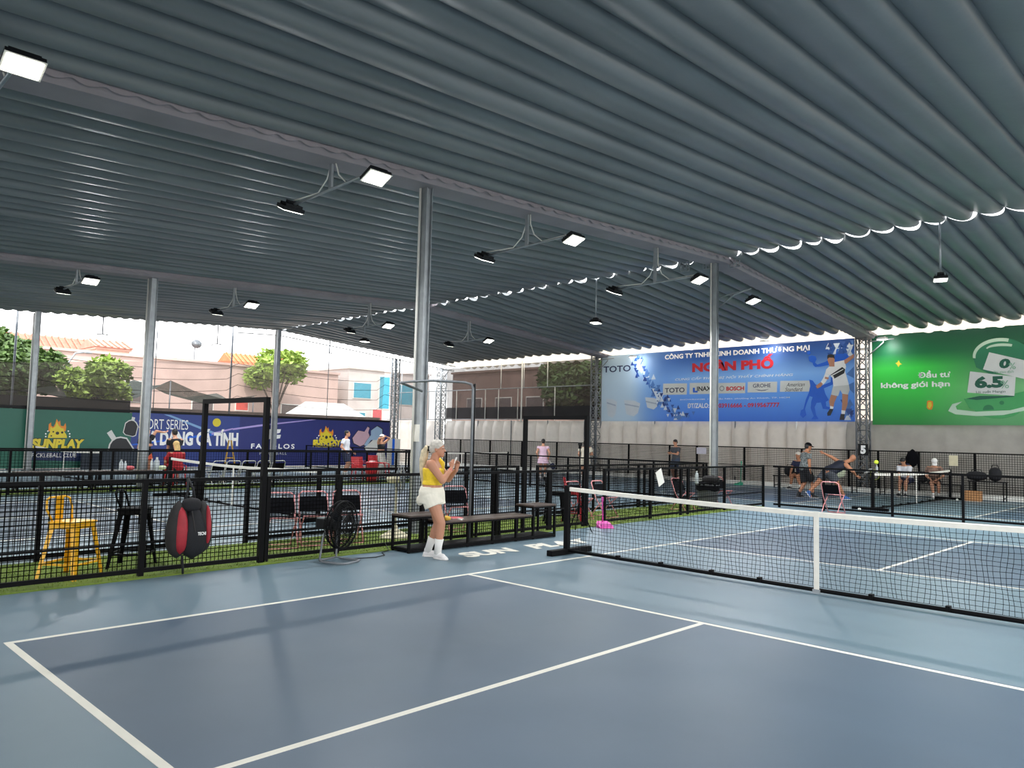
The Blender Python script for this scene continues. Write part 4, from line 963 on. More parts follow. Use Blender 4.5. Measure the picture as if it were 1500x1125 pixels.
# paint box on the fence post
t = thing('switch_box', 'white switch box with a black socket fixed beside the woman', 'box', (-5.22, -1.08, .72))
MB().b2((.03, -.05, .0), (.1, .05, .3)).build('box_body', M['white'], t, bevel=.008); MB().cyl((.09, .02, .04), .03, .05).build('socket', M['plas'], t)
MB().tube([(.06, 0, .3), (.05, 0, .4), (.0, 0, .42)], .01, 6).build('cable', M['white'], t, smooth=1)

# folding chairs with pink tube frames
def folding_chair(label, x, y, rz, frame=None, group='pink folding chairs with black fabric', fab=None):
    fr = frame or M['pink']; t = thing('folding_chair', label, 'chair', (x, y, 0), rz, group); w = .2
    MB().tube([(-w, -.2, .02), (-w, .08, .4), (-w, .2, .7), (-w+.05, .215, .735), (w-.05, .215, .735), (w, .2, .7), (w, .08, .4), (w, -.2, .02)], .011, 7).build('back_frame', fr, t, smooth=1)
    MB().tube([(-w+.02, -.18, .42), (-w+.02, .08, .2), (-w+.02, .22, .015), (w-.02, .22, .015), (w-.02, .08, .2), (w-.02, -.18, .42)], .011, 7).build('leg_frame', fr, t, smooth=1)
    MB().tube([(-w, -.2, .015), (w, -.2, .015)], .011, 7).build('foot_bar', fr, t, smooth=1)
    MB().tube([(-w+.02, -.19, .42), (w-.02, -.19, .42)], .011, 7).build('seat_bar', fr, t, smooth=1)
    MB().rings([[(x_, -.19+.33*j/4, .425-.02*math.sin(PI*j/4)) for x_ in (-w+.01, 0, w-.01)] for j in range(5)], closed=False, cap=False).build('seat', fab or M['blackfab'], t)
    MB().rings([[(x_, .09+.1*j/4-.008+.02*(1-abs(x_)/w), .46+.21*j/4) for x_ in (-w, -w/2, 0, w/2, w)] for j in range(5)], closed=False, cap=False).build('backrest', fab or M['blackfab'], t)
    return t
ch = folding_chair('pink framed folding chair, leftmost of the three behind the near fence', -6.1, -2.82, 1.25)
for (x, y, rz, lb) in ((-6.1, -2.3, 1.2, 'pink framed folding chair, middle of the three behind the near fence'), (-6.05, -1.78, 1.15, 'pink framed folding chair behind the floor fan'),
                       (-6.1, .42, 1.2, 'pink framed folding chair behind the long bench, right of the woman'), (-6.15, 3.7, 1.5, 'pink framed folding chair behind the pink dustpan, left one'), (-6.1, 4.45, 1.6, 'pink framed folding chair behind the pink dustpan, right one'),
                       (-6.0, 7.3, 1.5, 'pink framed folding chair left of the grey bin beyond the fence'), (-5.95, 8.95, 1.2, 'pink framed folding chair right of the grey bin beyond the fence'), (-3.62, 9.95, PI, 'pink framed folding chair standing alone at the far fence behind the net')):
    dup(ch, (x, y, 0), rz, lb)
# white sheet hanging askew on the fence
o = MB().prism([(-.11, -.16), (.11, -.16), (.11, .16), (-.11, .16)], lambda u, v, d: (d, u, v), 0, .003).build('hanging_sheet', M['paper']); o.location = (-5.3, 5.25, .84); o.rotation_euler = (.42, 0, 0)
tag(o, 'white sheet of paper hanging askew on the fence beyond the net', 'notice')
# dustpans
def dustpan(label, x, y, rz, m, h=.5):
    t = thing('dustpan', label, 'dustpan', (x, y, 0), rz)
    MB().rings([[(-.13, -.16, 0), (.13, -.16, 0), (.13, -.16, .008), (-.13, -.16, .008)], [(-.14, .05, 0), (.14, .05, 0), (.14, .05, .07), (-.14, .05, .07)], [(-.1, .13, 0), (.1, .13, 0), (.1, .13, .11), (-.1, .13, .11)]]).build('pan', m, t, bevel=.01)
    MB().tube([(0, .1, .08), (0, .13, h), (0, .13, h+.02)], .014, 8).build('handle', m, t, smooth=1); MB().tube([(0, .13, h-.02), (0, .13, h+.06)], .022, 8).build('grip', m, t, smooth=1)
    MB().b2((-.1, -.12, .012), (.1, -.06, .07)).build('brush', m, t)
    return t
M['magenta'] = mat('magenta plastic', (212, 84, 168), .4, 0, .05); M['teal'] = mat('teal green plastic', (60, 178, 140), .4, 0, .05)
dustpan('magenta long handled dustpan standing behind the near net', -4.98, 2.98, 1.0, M['magenta'], .48)
dustpan('teal green long handled dustpan by the back wall', -10.75, 19.0, -.3, M['teal'], .85)
# phone tripod
t = thing('phone_tripod', 'tall black phone tripod with the phone on top behind the near net post', 'tripod', (-4.88, 2.12, 0))
MB().tube([(0, 0, .3), (0, 0, 1.42)], .011, 8).build('pole', M['black'], t, smooth=1)
for k in range(3):
    a = 2*PI*k/3+.4; MB().tube([(0, 0, .5), (.24*math.cos(a), .24*math.sin(a), 0)], .009, 6).build('leg', M['black'], t, smooth=1)
    MB().tube([(0, 0, .3), (.11*math.cos(a), .11*math.sin(a), .27)], .006, 5).build('strut', M['black'], t, smooth=1)
MB().box((0, 0, 1.5), (.085, .012, .05)).build('phone', M['plas'], t, bevel=.004); MB().b2((-.02, -.015, 1.42), (.02, .015, 1.48)).build('clamp', M['black'], t)
# bin with things on it
M['bin'] = mat('grey bin plastic', (88, 90, 92), .6, 0, .1)
t = thing('bin', 'large grey bin at the foot of the right column', 'bin', (-5.98, 8.35, 0))
MB().rings([[(r*math.cos(2*PI*k/20), r*math.sin(2*PI*k/20), z) for k in range(20)] for r, z in ((.2, 0), (.27, .56), (.29, .56), (.29, .6), (.25, .6), (.25, .57))]).build('bin_body', M['bin'], t, smooth=.7)
MB().rings([[(r*math.cos(2*PI*k/14)*1.0, r*math.sin(2*PI*k/14), z+.02*math.sin(k*2.3)) for k in range(14)] for r, z in ((.25, .57), (.3, .62), (.28, .52), (.285, .44))], cap=False).build('bin_liner', M['blackfab'], t)
def bottle(label, loc, h=.26, r=.035, m=None, cap=None, group=None):
    t = thing('bottle', label, 'bottle', loc, 0, group)
    MB().rings([[(q*math.cos(2*PI*k/12), q*math.sin(2*PI*k/12), z) for k in range(12)] for q, z in ((r*.9, 0), (r, .01), (r, h*.68), (r*.45, h*.86), (r*.4, h*.93))]).build('bottle_body', m or M['clear'], t, smooth=.7)
    MB().cyl((0, 0, h*.93), r*.45, h*.07, 10).build('cap', cap or M['white'], t)
    return t
M['clear'] = mat('cloudy bottle plastic', (206, 214, 216), .2, 0, .03, spec=.6)
bottle('white bottle standing on the rim of the grey bin', (-6.1, 8.05, .6), .3, .045)
o = blob((0, 0, .1), (.2, .16, .1)).build('folded_bag', M['baggrey'], None, smooth=1); o.location = (-5.95, 8.45, .6); tag(o, 'dark crumpled bag lying on top of the grey bin', 'bag')

# ---------------------------------------------------------------- far side props
def bench_plain(label, x, y, rz, L_=1.8, h=.45, d=.35, top=None, cat='bench'):
    t = thing('bench' if cat == 'bench' else 'table', label, cat, (x, y, 0), rz)
    MB().b2((-L_/2, -d/2, h-.03), (L_/2, d/2, h)).build('top', top or M['wood'], t)
    for sx in (-1, 1):
        for sy in (-1, 1): MB().b2((sx*(L_/2-.05)-.015, sy*(d/2-.03)-.015, 0), (sx*(L_/2-.05)+.015, sy*(d/2-.03)+.015, h-.03)).build('leg', M['black'], t)
        MB().bar((sx*(L_/2-.05), -d/2+.03, .1), (sx*(L_/2-.05), d/2-.03, .1), .025).build('rail', M['black'], t)
    return t
bench_plain('black table with bottles between the net post and the man in the striped jersey', -5.85, 18.6, 0, 1.0, .72, .5, M['plas'], 'table')
bench_plain('black bench under the seated players by the back wall, right part', -4.05, 19.0, 0, 1.9, .45, .4, M['plas'])
bench_plain('black table carrying the dark sports bags by the back wall', -2.45, 19.0, 0, 1.0, .6, .45, M['plas'], 'table')
bench_plain('black bench under the older man in the navy shirt', -8.2, 19.0, 0, 2.2, .45, .4, M['plas'])
def gbag(label, loc, r, m=None):
    t = thing('sports_bag', label, 'bag', loc, 0); blob((0, 0, r[2]), r).build('bag_body', m or M['bagblack'], t, smooth=1)
    MB().tube([(-r[0]*.6, 0, r[2]*1.6), (-r[0]*.4, 0, r[2]*2.3), (r[0]*.4, 0, r[2]*2.3), (r[0]*.6, 0, r[2]*1.6)], .014, 6).build('handle', M['plas'], t, smooth=1)
    return t
gbag('dark sports bag with poking handles on the table, left of the backpack', (-2.75, 19.0, .6), (.28, .14, .15))
gbag('black backpack on the table at far right by the back wall', (-2.25, 19.0, .6), (.17, .13, .22))
gbag('black bag on the bench left of the older man in navy', (-8.75, 19.0, .45), (.18, .14, .18))
gbag('dark bag on the bench right between the two seated players', (-4.3, 19.05, .45), (.13, .12, .16), M['baggrey'])
M['card'] = mat('brown cardboard', (176, 128, 84), .85, 0, .1)
t = thing('cardboard_box', 'brown cardboard box on the floor under the table by the back wall', 'box', (-2.75, 18.55, 0))
for n_, a, c in (('side_panel', (-.22, -.15, 0), (-.214, .15, .3)), ('side_panel', (.214, -.15, 0), (.22, .15, .3)), ('front_panel', (-.213, -.15, 0), (.213, -.144, .3)), ('back_panel', (-.213, .144, 0), (.213, .15, .3)), ('bottom', (-.213, -.143, 0), (.213, .143, .006))): MB().b2(a, c).build(n_, M['card'], t)
MB().b2((-.21, -.14, .28), (.21, .14, .286)).build('lid_flap', M['card'], t)
o = MB().b2((-.13, -.01, -.17), (.13, 0, .17)).build('notice_sheet', mat('cream paper', (218, 210, 178), .8)); o.location = (-3.56, 19.70, 1.19); tag(o, 'cream notice sheet on the back wall fence above the bags', 'notice')
o = MB().b2((-.22, -.01, -.13), (.22, 0, .13)).build('notice_sheet', mat('pale lilac paper', (206, 202, 214), .8)); o.location = (-12.75, 19.66, 1.25); tag(o, 'wide pale notice sheet on the back wall fence beside the man in grey', 'notice')
# number plate 5
t = thing('number_sign', 'black sign with a white number five on the lattice truss', 'sign', (-6.33, 19.52, 1.47)); MB().b2((-.17, 0, -.2), (.17, .012, .2)).build('plate', M['plas'], t)
Panel(t, 'Y', -.002).text('5', (-.09, -.15), (.09, .15), W_, 1, bold=.07, px=False)
t = thing('jacket', 'dark jacket hanging on the back wall fence above the man in the striped jersey', 'jacket', (-4.76, 19.6, 1.05))
blob((0, 0, .18), (.16, .06, .3), taper=.3).build('jacket_body', M['blackfab'], t, smooth=1)
for s in (-1, 1): MB().tube([(s*.08, 0, .4), (s*.17, 0, .2), (s*.19, 0, -.15)], [.05, .05, .04], 8).build('sleeve', M['blackfab'], t, smooth=1)
M['ball'] = mat('optic yellow', (206, 226, 60), .6, 0, .03)
t = thing('pickleball', 'yellow ball in the air above the far net', 'ball', (-3.75, 13.2, 1.17)); b = MB().ell((0, 0, 0), .055, n=20, m=14).build('ball_shell', M['ball'], t, smooth=1)
for k in range(12):
    a = k*2.4; z = -.9+1.8*k/11; r = math.sqrt(1-z*z); MB().ell((.0545*r*math.cos(a), .0545*r*math.sin(a), .0545*z), .007, n=6, m=4).build('hole', M['plas'], t)
for k, (x, y) in enumerate(((-3.55, 11.4), (-3.05, 18.0), (-8.9, 18.7))):
    o = MB().ell((0, 0, .037), .037, n=12, m=8).build('pickleball', mat('white ball', (226, 226, 218), .6), smooth=1); o.location = (x, y, 0); tag(o, ['white ball on the floor beside the left foot of the far net', 'white ball on the floor near the far end of the far net', 'white ball on the floor below the older man\'s bench'][k], 'ball')
M['limewhite'] = mat('pale lime fabric', (214, 222, 190), .8, 0, .1)
o = blob((0, 0, .22), (.2, .08, .22)).build('towel', M['limewhite'], smooth=1); o.location = (-6.95, 19.0, .47); tag(o, 'pale lime towel draped on the bench between the two players', 'towel')
bottle('white water bottle on the bench left of the older man', (-8.3, 18.9, .45), .3, .045); bottle('white bottle on the black table near the far net post', (-5.55, 18.55, .72), .26, .04)
t = thing('racket', 'round racket with a yellow green rim leaning on the back wall fence', 'racket', (-5.95, 19.55, 0))
MB().tube([(.15*math.cos(2*PI*k/20), 0, .62+.17*math.sin(2*PI*k/20)) for k in range(21)], .012, 6).build('rim', mat('lime rim', (170, 190, 60), .5), t, smooth=1); MB().tube([(0, 0, .45), (0, 0, .12)], .014, 6).build('handle', M['black'], t, smooth=1)
b = MB()
for k in range(-5, 6):
    c = k*.026; q = math.sqrt(max(0, 1-(c/.15)**2)); b.tube([(c, 0, .62-.17*q), (c, 0, .62+.17*q)], .0015, 3); b.tube([(-.15*q, 0, .62+c*1.1), (.15*q, 0, .62+c*1.1)], .0015, 3)
tag(b.build('strings', M['white'], t), kind='stuff')
# far left: row of black chairs with white frames, bench, bottles, red chairs and dustbin
for k in range(5):
    q = atX(316+22*k, 690, -17.75)
    lb = ['leftmost black chair with a white frame in the row behind the left net post', 'second black chair from the left in the white framed row', 'middle black chair of the white framed row', 'second black chair from the right in the white framed row', 'rightmost black chair of the white framed row by the column'][k]
    if k == 0: wc = folding_chair(lb, -17.75, q.y, -PI/2+.1, M['white'], 'white framed black chairs between the far fences')
    else: dup(wc, (-17.75, q.y, 0), -PI/2+random.uniform(-.1, .1), lb)
for k, yy in enumerate((-3.0, -1.3)):
    bench_plain(['dark bench at far left between the far fences', 'dark bench with bottles in front of the sport series banner'][k], -17.7, yy+.4, PI/2, 1.5, .5, .4, M['wood'])
for k, (px, h, r) in enumerate(((177, .28, .05), (183, .24, .04), (190, .18, .06), (222, .3, .04), (229, .34, .07), (237, .2, .05))):
    q = atX(px, 690, -17.7)
    if k in (2, 5): o = blob((0, 0, .06), (.12, .1, .06)).build('small_bag', M['pinkish'] if k == 2 else M['limewhite'], smooth=1); o.location = (-17.7, q.y, .5); tag(o, ['pink small bag among bottles on the far bench', 'pale small bag among bottles on the far bench'][k == 5], 'bag')
    else: bottle(['tall pale bottle on the far bench, leftmost', 'short pale bottle on the far bench beside the leftmost', '', 'slim white bottle right of the far column', 'wide white jug right of the far column', ''][k], (-17.7, q.y, .5), h, r)
def plastic_chair(label, x, y, rz, m):
    t = thing('plastic_chair', label, 'chair', (x, y, 0), rz, 'red plastic chairs')
    MB().b2((-.2, -.2, .40), (.2, .2, .43)).build('seat', m, t, bevel=.02); MB().rings([[(u, .2+.08*j/3-.04*(1-abs(u)/.2), .43+.4*j/3) for u in (-.2, -.1, 0, .1, .2)] for j in range(4)], closed=False, cap=False).build('backrest', m, t, smooth=1)
    for sx in (-1, 1):
        for sy in (-1, 1): MB().tube([(sx*.17, sy*.17, .41), (sx*.22, sy*.22, 0)], [.022, .016], 6).build('leg', m, t, smooth=1)
        MB().tube([(sx*.2, .22, .62), (sx*.23, 0, .62), (sx*.22, -.16, .58), (sx*.2, -.17, .42)], .016, 6).build('armrest', m, t, smooth=1)
    return t
pc = plastic_chair('red plastic chair left of the red dustbin', -18.1, atX(526, 690, -18.1).y, 1.3, M['red'])
dup(pc, (-19.6, atX(541, 685, -19.6).y, 0), .6, 'red plastic chair behind the red dustbin'); dup(pc, (-18.05, atX(257, 690, -18.05).y, 0), 1.8, 'red plastic chair in front of the blond person')
dup(pc, (-18.2, atX(560, 690, -18.2).y, 0), 2.2, 'red plastic chair right of the red dustbin')
t = thing('dustbin', 'tall red dustbin standing by the far fence', 'bin', (-17.45, atX(545, 690, -17.45).y, 0))
MB().rings([[(r*math.cos(2*PI*k/16), r*math.sin(2*PI*k/16), z) for k in range(16)] for r, z in ((.15, 0), (.2, .62), (.21, .64), (.21, .67), (.17, .7))]).build('bin_body', M['red'], t, smooth=.7); MB().cyl((0, 0, .7), .1, .02).build('lid', M['white'], t)
t = thing('banner_stand', 'small white and blue roll up banner in the far corner', 'banner', (-27.6, 15.3, 0), PI/2); MB().b2((-.4, 0, .1), (.4, .01, 1.4)).build('sheet', M['white'], t); MB().b2((-.1, -.004, .1), (.05, 0, 1.4)).build('stripe', BLUE, t); MB().b2((-.42, -.08, 0), (.42, .08, .1)).build('base', M['galv'], t)
for k, (px, x, z0, z1, w_, m) in enumerate(((75, -28.4, .1, .75, 1.9, pm('plate blue', 34, 52, 100)),)):
    pass
# low sponsor board below the green banner emblem and a scoreboard sheet
t = thing('sponsor_board', 'low dark board leaning below the green banner emblem', 'board', (-28.2, 2.2, 0)); MB().b2((-.03, -1.0, .05), (.0, 1.6, .72)).build('board', mat('dark slate board', (44, 54, 66), .6), t)
# plywood leaning thing
t = thing('wooden_easel', 'yellow wooden stand leaning by the dark blue banner', 'stand', (-28.1, 7.0, 0))
for s in (-1, 1): MB().bar((0, s*.25, 0), (-.1, s*.05, 1.2), .05).build('leg', mat('yellow wood', (190, 150, 60), .6), t)
MB().bar((-.04, -.17, .45), (-.04, .17, .45), .04).build('crossbar', MATS['yellow wood'], t)
# ---------------------------------------------------------------- people
def remesh(mb, vox, name, m, parent=None, smooth=4, extra=None):
    """joins overlapping closed volumes into one continuous skin"""
    me = bpy.data.meshes.new(name); me.from_pydata([tuple(v) for v in mb.v], [], mb.f)
    o = bpy.data.objects.new(name, me); C.objects.link(o)
    r = o.modifiers.new('r', 'REMESH'); r.mode = 'VOXEL'; r.voxel_size = vox; r.adaptivity = 0
    if smooth: s_ = o.modifiers.new('s', 'SMOOTH'); s_.factor = .5; s_.iterations = smooth
    dg = bpy.context.evaluated_depsgraph_get(); n = bpy.data.meshes.new_from_object(o.evaluated_get(dg)); bpy.data.objects.remove(o)
    if extra is not None and extra.v:
        k = len(n.vertices); vs_ = [v.co[:] for v in n.vertices]+extra.v; fs = [tuple(p.vertices) for p in n.polygons]+[tuple(i+k for i in f) for f in extra.f]
        n = bpy.data.meshes.new(name); n.from_pydata(vs_, [], fs)
    n.name = name; n.materials.clear(); n.materials.append(m); n.shade_smooth()
    o = bpy.data.objects.new(name, n); C.objects.link(o)
    if parent is not None: o.parent = parent
    return o
def cap(b, p, q, r0, r1, n=12):
    p = Vector(p); q = Vector(q); d = q-p; L_ = d.length
    if L_ < 1e-5: b.ell(p, r0); return
    z = d.normalized(); pts = []; rr = []
    for k in range(4): a = PI/2*k/4; pts.append(p-z*r0*math.cos(a)); rr.append(max(.002, r0*math.sin(a)))
    pts.append(p); rr.append(r0); pts.append(q); rr.append(r1)
    for k in range(3, -1, -1): a = PI/2*k/4; pts.append(q+z*r1*math.cos(a)); rr.append(max(.002, r1*math.sin(a)))
    b.tube(pts, rr, n)
def loft(b, rg, X, Y, n=16, sq=.85):
    """rg: (centre, half width, half depth)"""
    X = Vector(X).normalized(); Y = Vector(Y).normalized(); rows = []
    for c, a, d in rg:
        c = Vector(c); row = []
        for k in range(n):
            t = 2*PI*k/n; cx, sy = math.cos(t), math.sin(t)
            row.append(c+X*a*math.copysign(abs(cx)**sq, cx)+Y*d*math.copysign(abs(sy)**sq, sy))
        rows.append(row)
    b.rings(rows)
def ik(a, c, l1, l2, pole):
    a = Vector(a); c = Vector(c); d = c-a; D = min(d.length, (l1+l2)*.999); u = d.normalized(); c = a+u*D
    x = (l1*l1-l2*l2+D*D)/(2*D); h = math.sqrt(max(0, l1*l1-x*x)); p = Vector(pole); p = (p-u*p.dot(u)).normalized()
    return a+u*x+p*h, c
SK = mat('warm skin', (196, 142, 112), .55, 0, .06, 6); SK2 = mat('tan skin', (176, 120, 88), .55, 0, .06, 6)
HB = mat('black hair', (26, 22, 22), .5, 0, .2, 20); HG = mat('silver grey hair', (188, 182, 172), .5, 0, .2, 24, .4, 60); HBL = mat('blond hair', (214, 180, 116), .5, 0, .2, 20)
EYE = mat('eye dark', (24, 18, 16), .2, 0, 0); LIP = mat('lips', (160, 84, 78), .5, 0, 0); SHW = mat('white shoe', (228, 224, 222), .6, 0, .05); SHD = mat('dark shoe', (30, 30, 34), .6, 0, .1)
def person(label, loc, rz, H=1.65, pose=None, skin=None, fat=1.0, vox=.016, hair='short', hairm=None, face=0.0, pitch=0.0, fingers=True, group=None, headk=1.0):
    """x is the person's right, y forward. pose gives joints in metres"""
    P = pose or {}; skin = skin or SK; T = thing('person', label, 'person', loc, rz, group)
    V = Vector; pel = V(P.get('pel', (0, 0, .53*H))); che = V(P.get('che', (0, 0, .80*H))); up = (che-pel).normalized()
    ax = V(P.get('ax', (1, 0, 0))).normalized(); ax = (ax-up*ax.dot(up)).normalized(); fw = up.cross(ax).normalized()
    sw = P.get('sw', .105)*H; hw = .058*H; nk = che+up*.035*H+fw*P.get('nf', .01)*H; hd = V(P['hd']) if 'hd' in P else nk+up*.088*H*.95+fw*.02*H
    J = dict(pel=pel, che=che, up=up, ax=ax, fw=fw, hd=hd, H=H, T=T, fat=fat, vox=vox)
    b = MB(); e = MB(); f = fat
    tl = (che-pel).length; at = lambda t, fo=0: pel+up*tl*t+fw*fo
    J['torso'] = [(at(-.18), .072*H*f, .056*H*f), (at(0), .098*H*f, .072*H*f), (at(.2, .004), .094*H*f, .068*H*f), (at(.42, .006), .082*H*f, .062*H*f), (at(.68, .006), .093*H*f, .066*H*f), (at(.88), .1*H*min(f, 1.1), .058*H*f), (at(1.02), .075*H, .042*H), (at(1.1), .035*H, .034*H)]
    loft(b, J['torso'], ax, fw)
    cap(b, che+up*.0, nk+(hd-nk)*.4, .036*H*f**.3, .034*H*f**.3)
    # head: skull, jaw, nose, ears
    hk = headk*H; Rz = Matrix.Rotation(face, 3, up) ; hf = (Rz @ fw); hr = hf.cross(up).normalized(); hu = Matrix.Rotation(pitch, 3, hr) @ up; hf = hu.cross(hr).normalized()
    B = Matrix((hr, hf, hu)).transposed(); J['B'] = B; J['hk'] = hk
    hp = lambda x, y, z: hd+B @ V((x*hk, y*hk, z*hk))
    b.ell(hp(0, -.006, .016), (.046*hk, .057*hk, .05*hk), B, 16, 12); b.ell(hp(0, .008, -.018), (.038*hk, .044*hk, .047*hk), B, 14, 10)
    cap(b, hp(0, .052, .004), hp(0, .062, -.012), .006*hk, .009*hk, 8)
    cap(b, hp(0, .044, -.04), hp(0, .04, -.052), .014*hk, .015*hk, 8)
    for s in (-1, 1): b.ell(hp(s*.047, -.006, -.006), (.006*hk, .012*hk, .018*hk), B, 8, 6)
    # limbs
    lu, lf, lt, ls = .172*H, .15*H, .245*H, .245*H
    for s, n in ((1, 'R'), (-1, 'L')):
        sh = che+ax*s*sw-up*.012*H; hip = pel+ax*s*hw-up*.015*H
        wr = V(P.get('wr'+n, sh+V((s*.05*H, .02*H, -.31*H)))); el, wr = ik(sh, wr, lu, lf, P.get('ep'+n, (s*.5, -1, 0)))
        an = V(P.get('an'+n, (s*.06*H, -.01*H, .05*H))); kn, an = ik(hip, an, lt, ls, P.get('kp'+n, (0, 1, 0)))
        fd = V(P.get('ft'+n, (s*.15, 1, -.0))).normalized()
        J['sh'+n], J['el'+n], J['wr'+n], J['hip'+n], J['kn'+n], J['an'+n], J['fd'+n] = sh, el, wr, hip, kn, an, fd
        cap(b, sh, el, .034*H*f, .025*H*f); cap(b, el, wr, .026*H*f, .0155*H*f**.5)
        cap(b, hip, kn, .056*H*f, .036*H*f**.6); cap(b, kn, kn+(an-kn)*.4, .036*H*f**.6, .034*H*f**.6); cap(b, kn+(an-kn)*.3, an, .034*H*f**.6, .021*H*f**.4)
        b.ell(kn+(an-kn)*.28-fw*.006*H, .033*H*f**.6)
        cap(b, an-V((0, 0, .015*H)), an+fd*.07*H-V((0, 0, .028*H)), .02*H, .016*H)
        # hand: palm and five bent fingers
        hdv = V(P.get('hand'+n, (wr-el))).normalized(); side = V(P.get('palm'+n, ax*-s)).normalized(); side = (side-hdv*side.dot(hdv)).normalized(); acr = hdv.cross(side)
        pc_ = wr+hdv*.03*H; cap(b, wr, wr+hdv*.045*H+acr*.007*H, .0145*H, .013*H); cap(b, wr, wr+hdv*.045*H-acr*.007*H, .0145*H, .013*H)
        if fingers:
            curl = P.get('curl'+n, .5)
            for k in range(4):
                o0 = wr+hdv*.05*H+acr*(k-1.5)*.0105*H; l1 = (.022, .026, .024, .019)[k]*H; d1 = (hdv+side*curl*.6).normalized(); d2 = (hdv*(1-curl*.7)+side*curl*1.3).normalized(); r = .0048*H
                e.tube([o0-hdv*.015*H, o0, o0+d1*l1, o0+d1*l1+d2*l1*.8], [r*1.15, r*1.1, r, r*.7], 7)
            th = wr+hdv*.02*H+acr*s*.016*H*P.get('th'+n, 1); d1 = (hdv*.8+acr*s*.7*P.get('th'+n, 1)+side*.4).normalized(); d2 = (hdv+side*.7).normalized()
            e.tube([th-d1*.01*H, th, th+d1*.022*H, th+d1*.022*H+d2*.018*H], [.0065*H, .0062*H, .0056*H, .004*H], 7)
    body = remesh(b, vox, 'body', skin, T, 3, e)
    J['hp'] = hp
    for s in (-1, 1):
        q = MB(); q.ell(hp(s*.019, .049, .006), (.0055*hk, .003*hk, .0035*hk), B, 8, 6); q.build('eye', EYE, T, smooth=1)
        q = MB(); q.tube([hp(s*.01, .052, .016), hp(s*.02, .051, .019), hp(s*.03, .045, .016)], .0018*hk, 4); q.build('eyebrow', hairm or HB, T)
    q = MB(); q.tube([hp(-.013, .052, -.031), hp(0, .056, -.03), hp(.013, .052, -.031)], [.002*hk, .003*hk, .002*hk], 6); q.build('mouth', LIP, T)
    if hair and hair != 'bald':
        h = MB(); hm = hairm or HB
        h.ell(hp(0, -.014, .024), (.0515*hk, .06*hk, .052*hk), B, 16, 12)
        if hair in ('short', 'bun', 'pony', 'long'): h.ell(hp(0, -.028, -.004), (.048*hk, .04*hk, .042*hk), B, 14, 10)
        # cut a face opening by leaving the front uncovered
        if hair == 'bun': h.ell(hp(0, -.078, .0), (.022*hk, .022*hk, .03*hk), B)
        if hair == 'long':
            loft(h, [(hp(0, -.03, 0), .05*hk, .035*hk), (hp(0, -.045, -.07), .052*hk, .025*hk), (hp(0, -.05, -.16), .035*hk, .016*hk)], hr, hf)
        remesh(h, vox*.8, 'hair', hm, T, 3)
    return T, J
def off(p, v, k): return Vector(p)+Vector(v)*k
def shirt(J, m, name='shirt', sleeve=.5, inf=.012, t0=0, t1=7, hem=0.0, vox=None, collar=True):
    b = MB(); H = J['H']; rg = J['torso'][1 if not hem else 0:]
    rg = [(c, a+inf, d+inf) for c, a, d in rg]
    if not collar: rg = rg[:-2]
    else: rg = rg[:-1]+[(rg[-1][0]-J['up']*.02*H, rg[-1][1]+.004, rg[-1][2]+.004)]
    loft(b, rg, J['ax'], J['fw'])
    for n in 'RL':
        sh, el = J['sh'+n], J['el'+n]; r = .034*H*J['fat']+inf
        if sleeve: b.tube([sh+(sh-el)*.05+J['up']*.0, sh, sh+(el-sh)*sleeve], [r*.8, r*1.05, r*1.0], 14)
        if sleeve > 1: b.tube([el+(J['wr'+n]-el)*-.1, el+(J['wr'+n]-el)*(sleeve-1)], [r*.85, r*.75], 12)
    return remesh(b, vox or J['vox'], name, m, J['T'], 3)
def tube_top(J, m, i0, i1, name='top', inf=.01):
    b = MB(); loft(b, [(c, a+inf, d+inf) for c, a, d in J['torso'][i0:i1]], J['ax'], J['fw'], 20); return b
def shorts(J, m, ln=.5, inf=.016, flare=1.15, name='shorts', top=2, vox=None):
    b = MB(); H = J['H']; f = J['fat']
    loft(b, [(c, a+inf*.8, d+inf*.8) for c, a, d in J['torso'][0:top+1]], J['ax'], J['fw'])
    for n in 'RL':
        hip, kn = J['hip'+n], J['kn'+n]; r = .056*H*f+inf
        b.tube([hip+(hip-kn)*.12, hip, hip+(kn-hip)*ln*.6, hip+(kn-hip)*ln], [r*.85, r, r*.95*flare**.5, r*.88*flare], 14)
    return remesh(b, vox or J['vox'], name, m, J['T'], 3)
def trousers(J, m, inf=.014):
    b = MB(); H = J['H']
    loft(b, [(c, a+inf*.8, d+inf*.8) for c, a, d in J['torso'][0:3]], J['ax'], J['fw'])
    for n in 'RL': cap(b, J['hip'+n], J['kn'+n], .058*H+inf, .038*H+inf); b.tube([J['kn'+n], J['an'+n]], [.038*H+inf, .026*H+inf], 12)
    return remesh(b, J['vox'], 'trousers', m, J['T'], 3)
def skirt(J, m, ln=.2, flare=.05):
    H = J['H']; b = MB(); rg = [(c, a+.012, d+.012) for c, a, d in J['torso'][1:4]][::-1]; c, a, d = J['torso'][1]
    rg += [(Vector(c)-J['up']*ln*.5, a+.02+flare*.5, d+.02+flare*.5), (Vector(c)-J['up']*ln, a+.02+flare, d+.02+flare)]
    loft(b, rg, J['ax'], J['fw'], 20); return remesh(b, J['vox'], 'skirt', m, J['T'], 2)
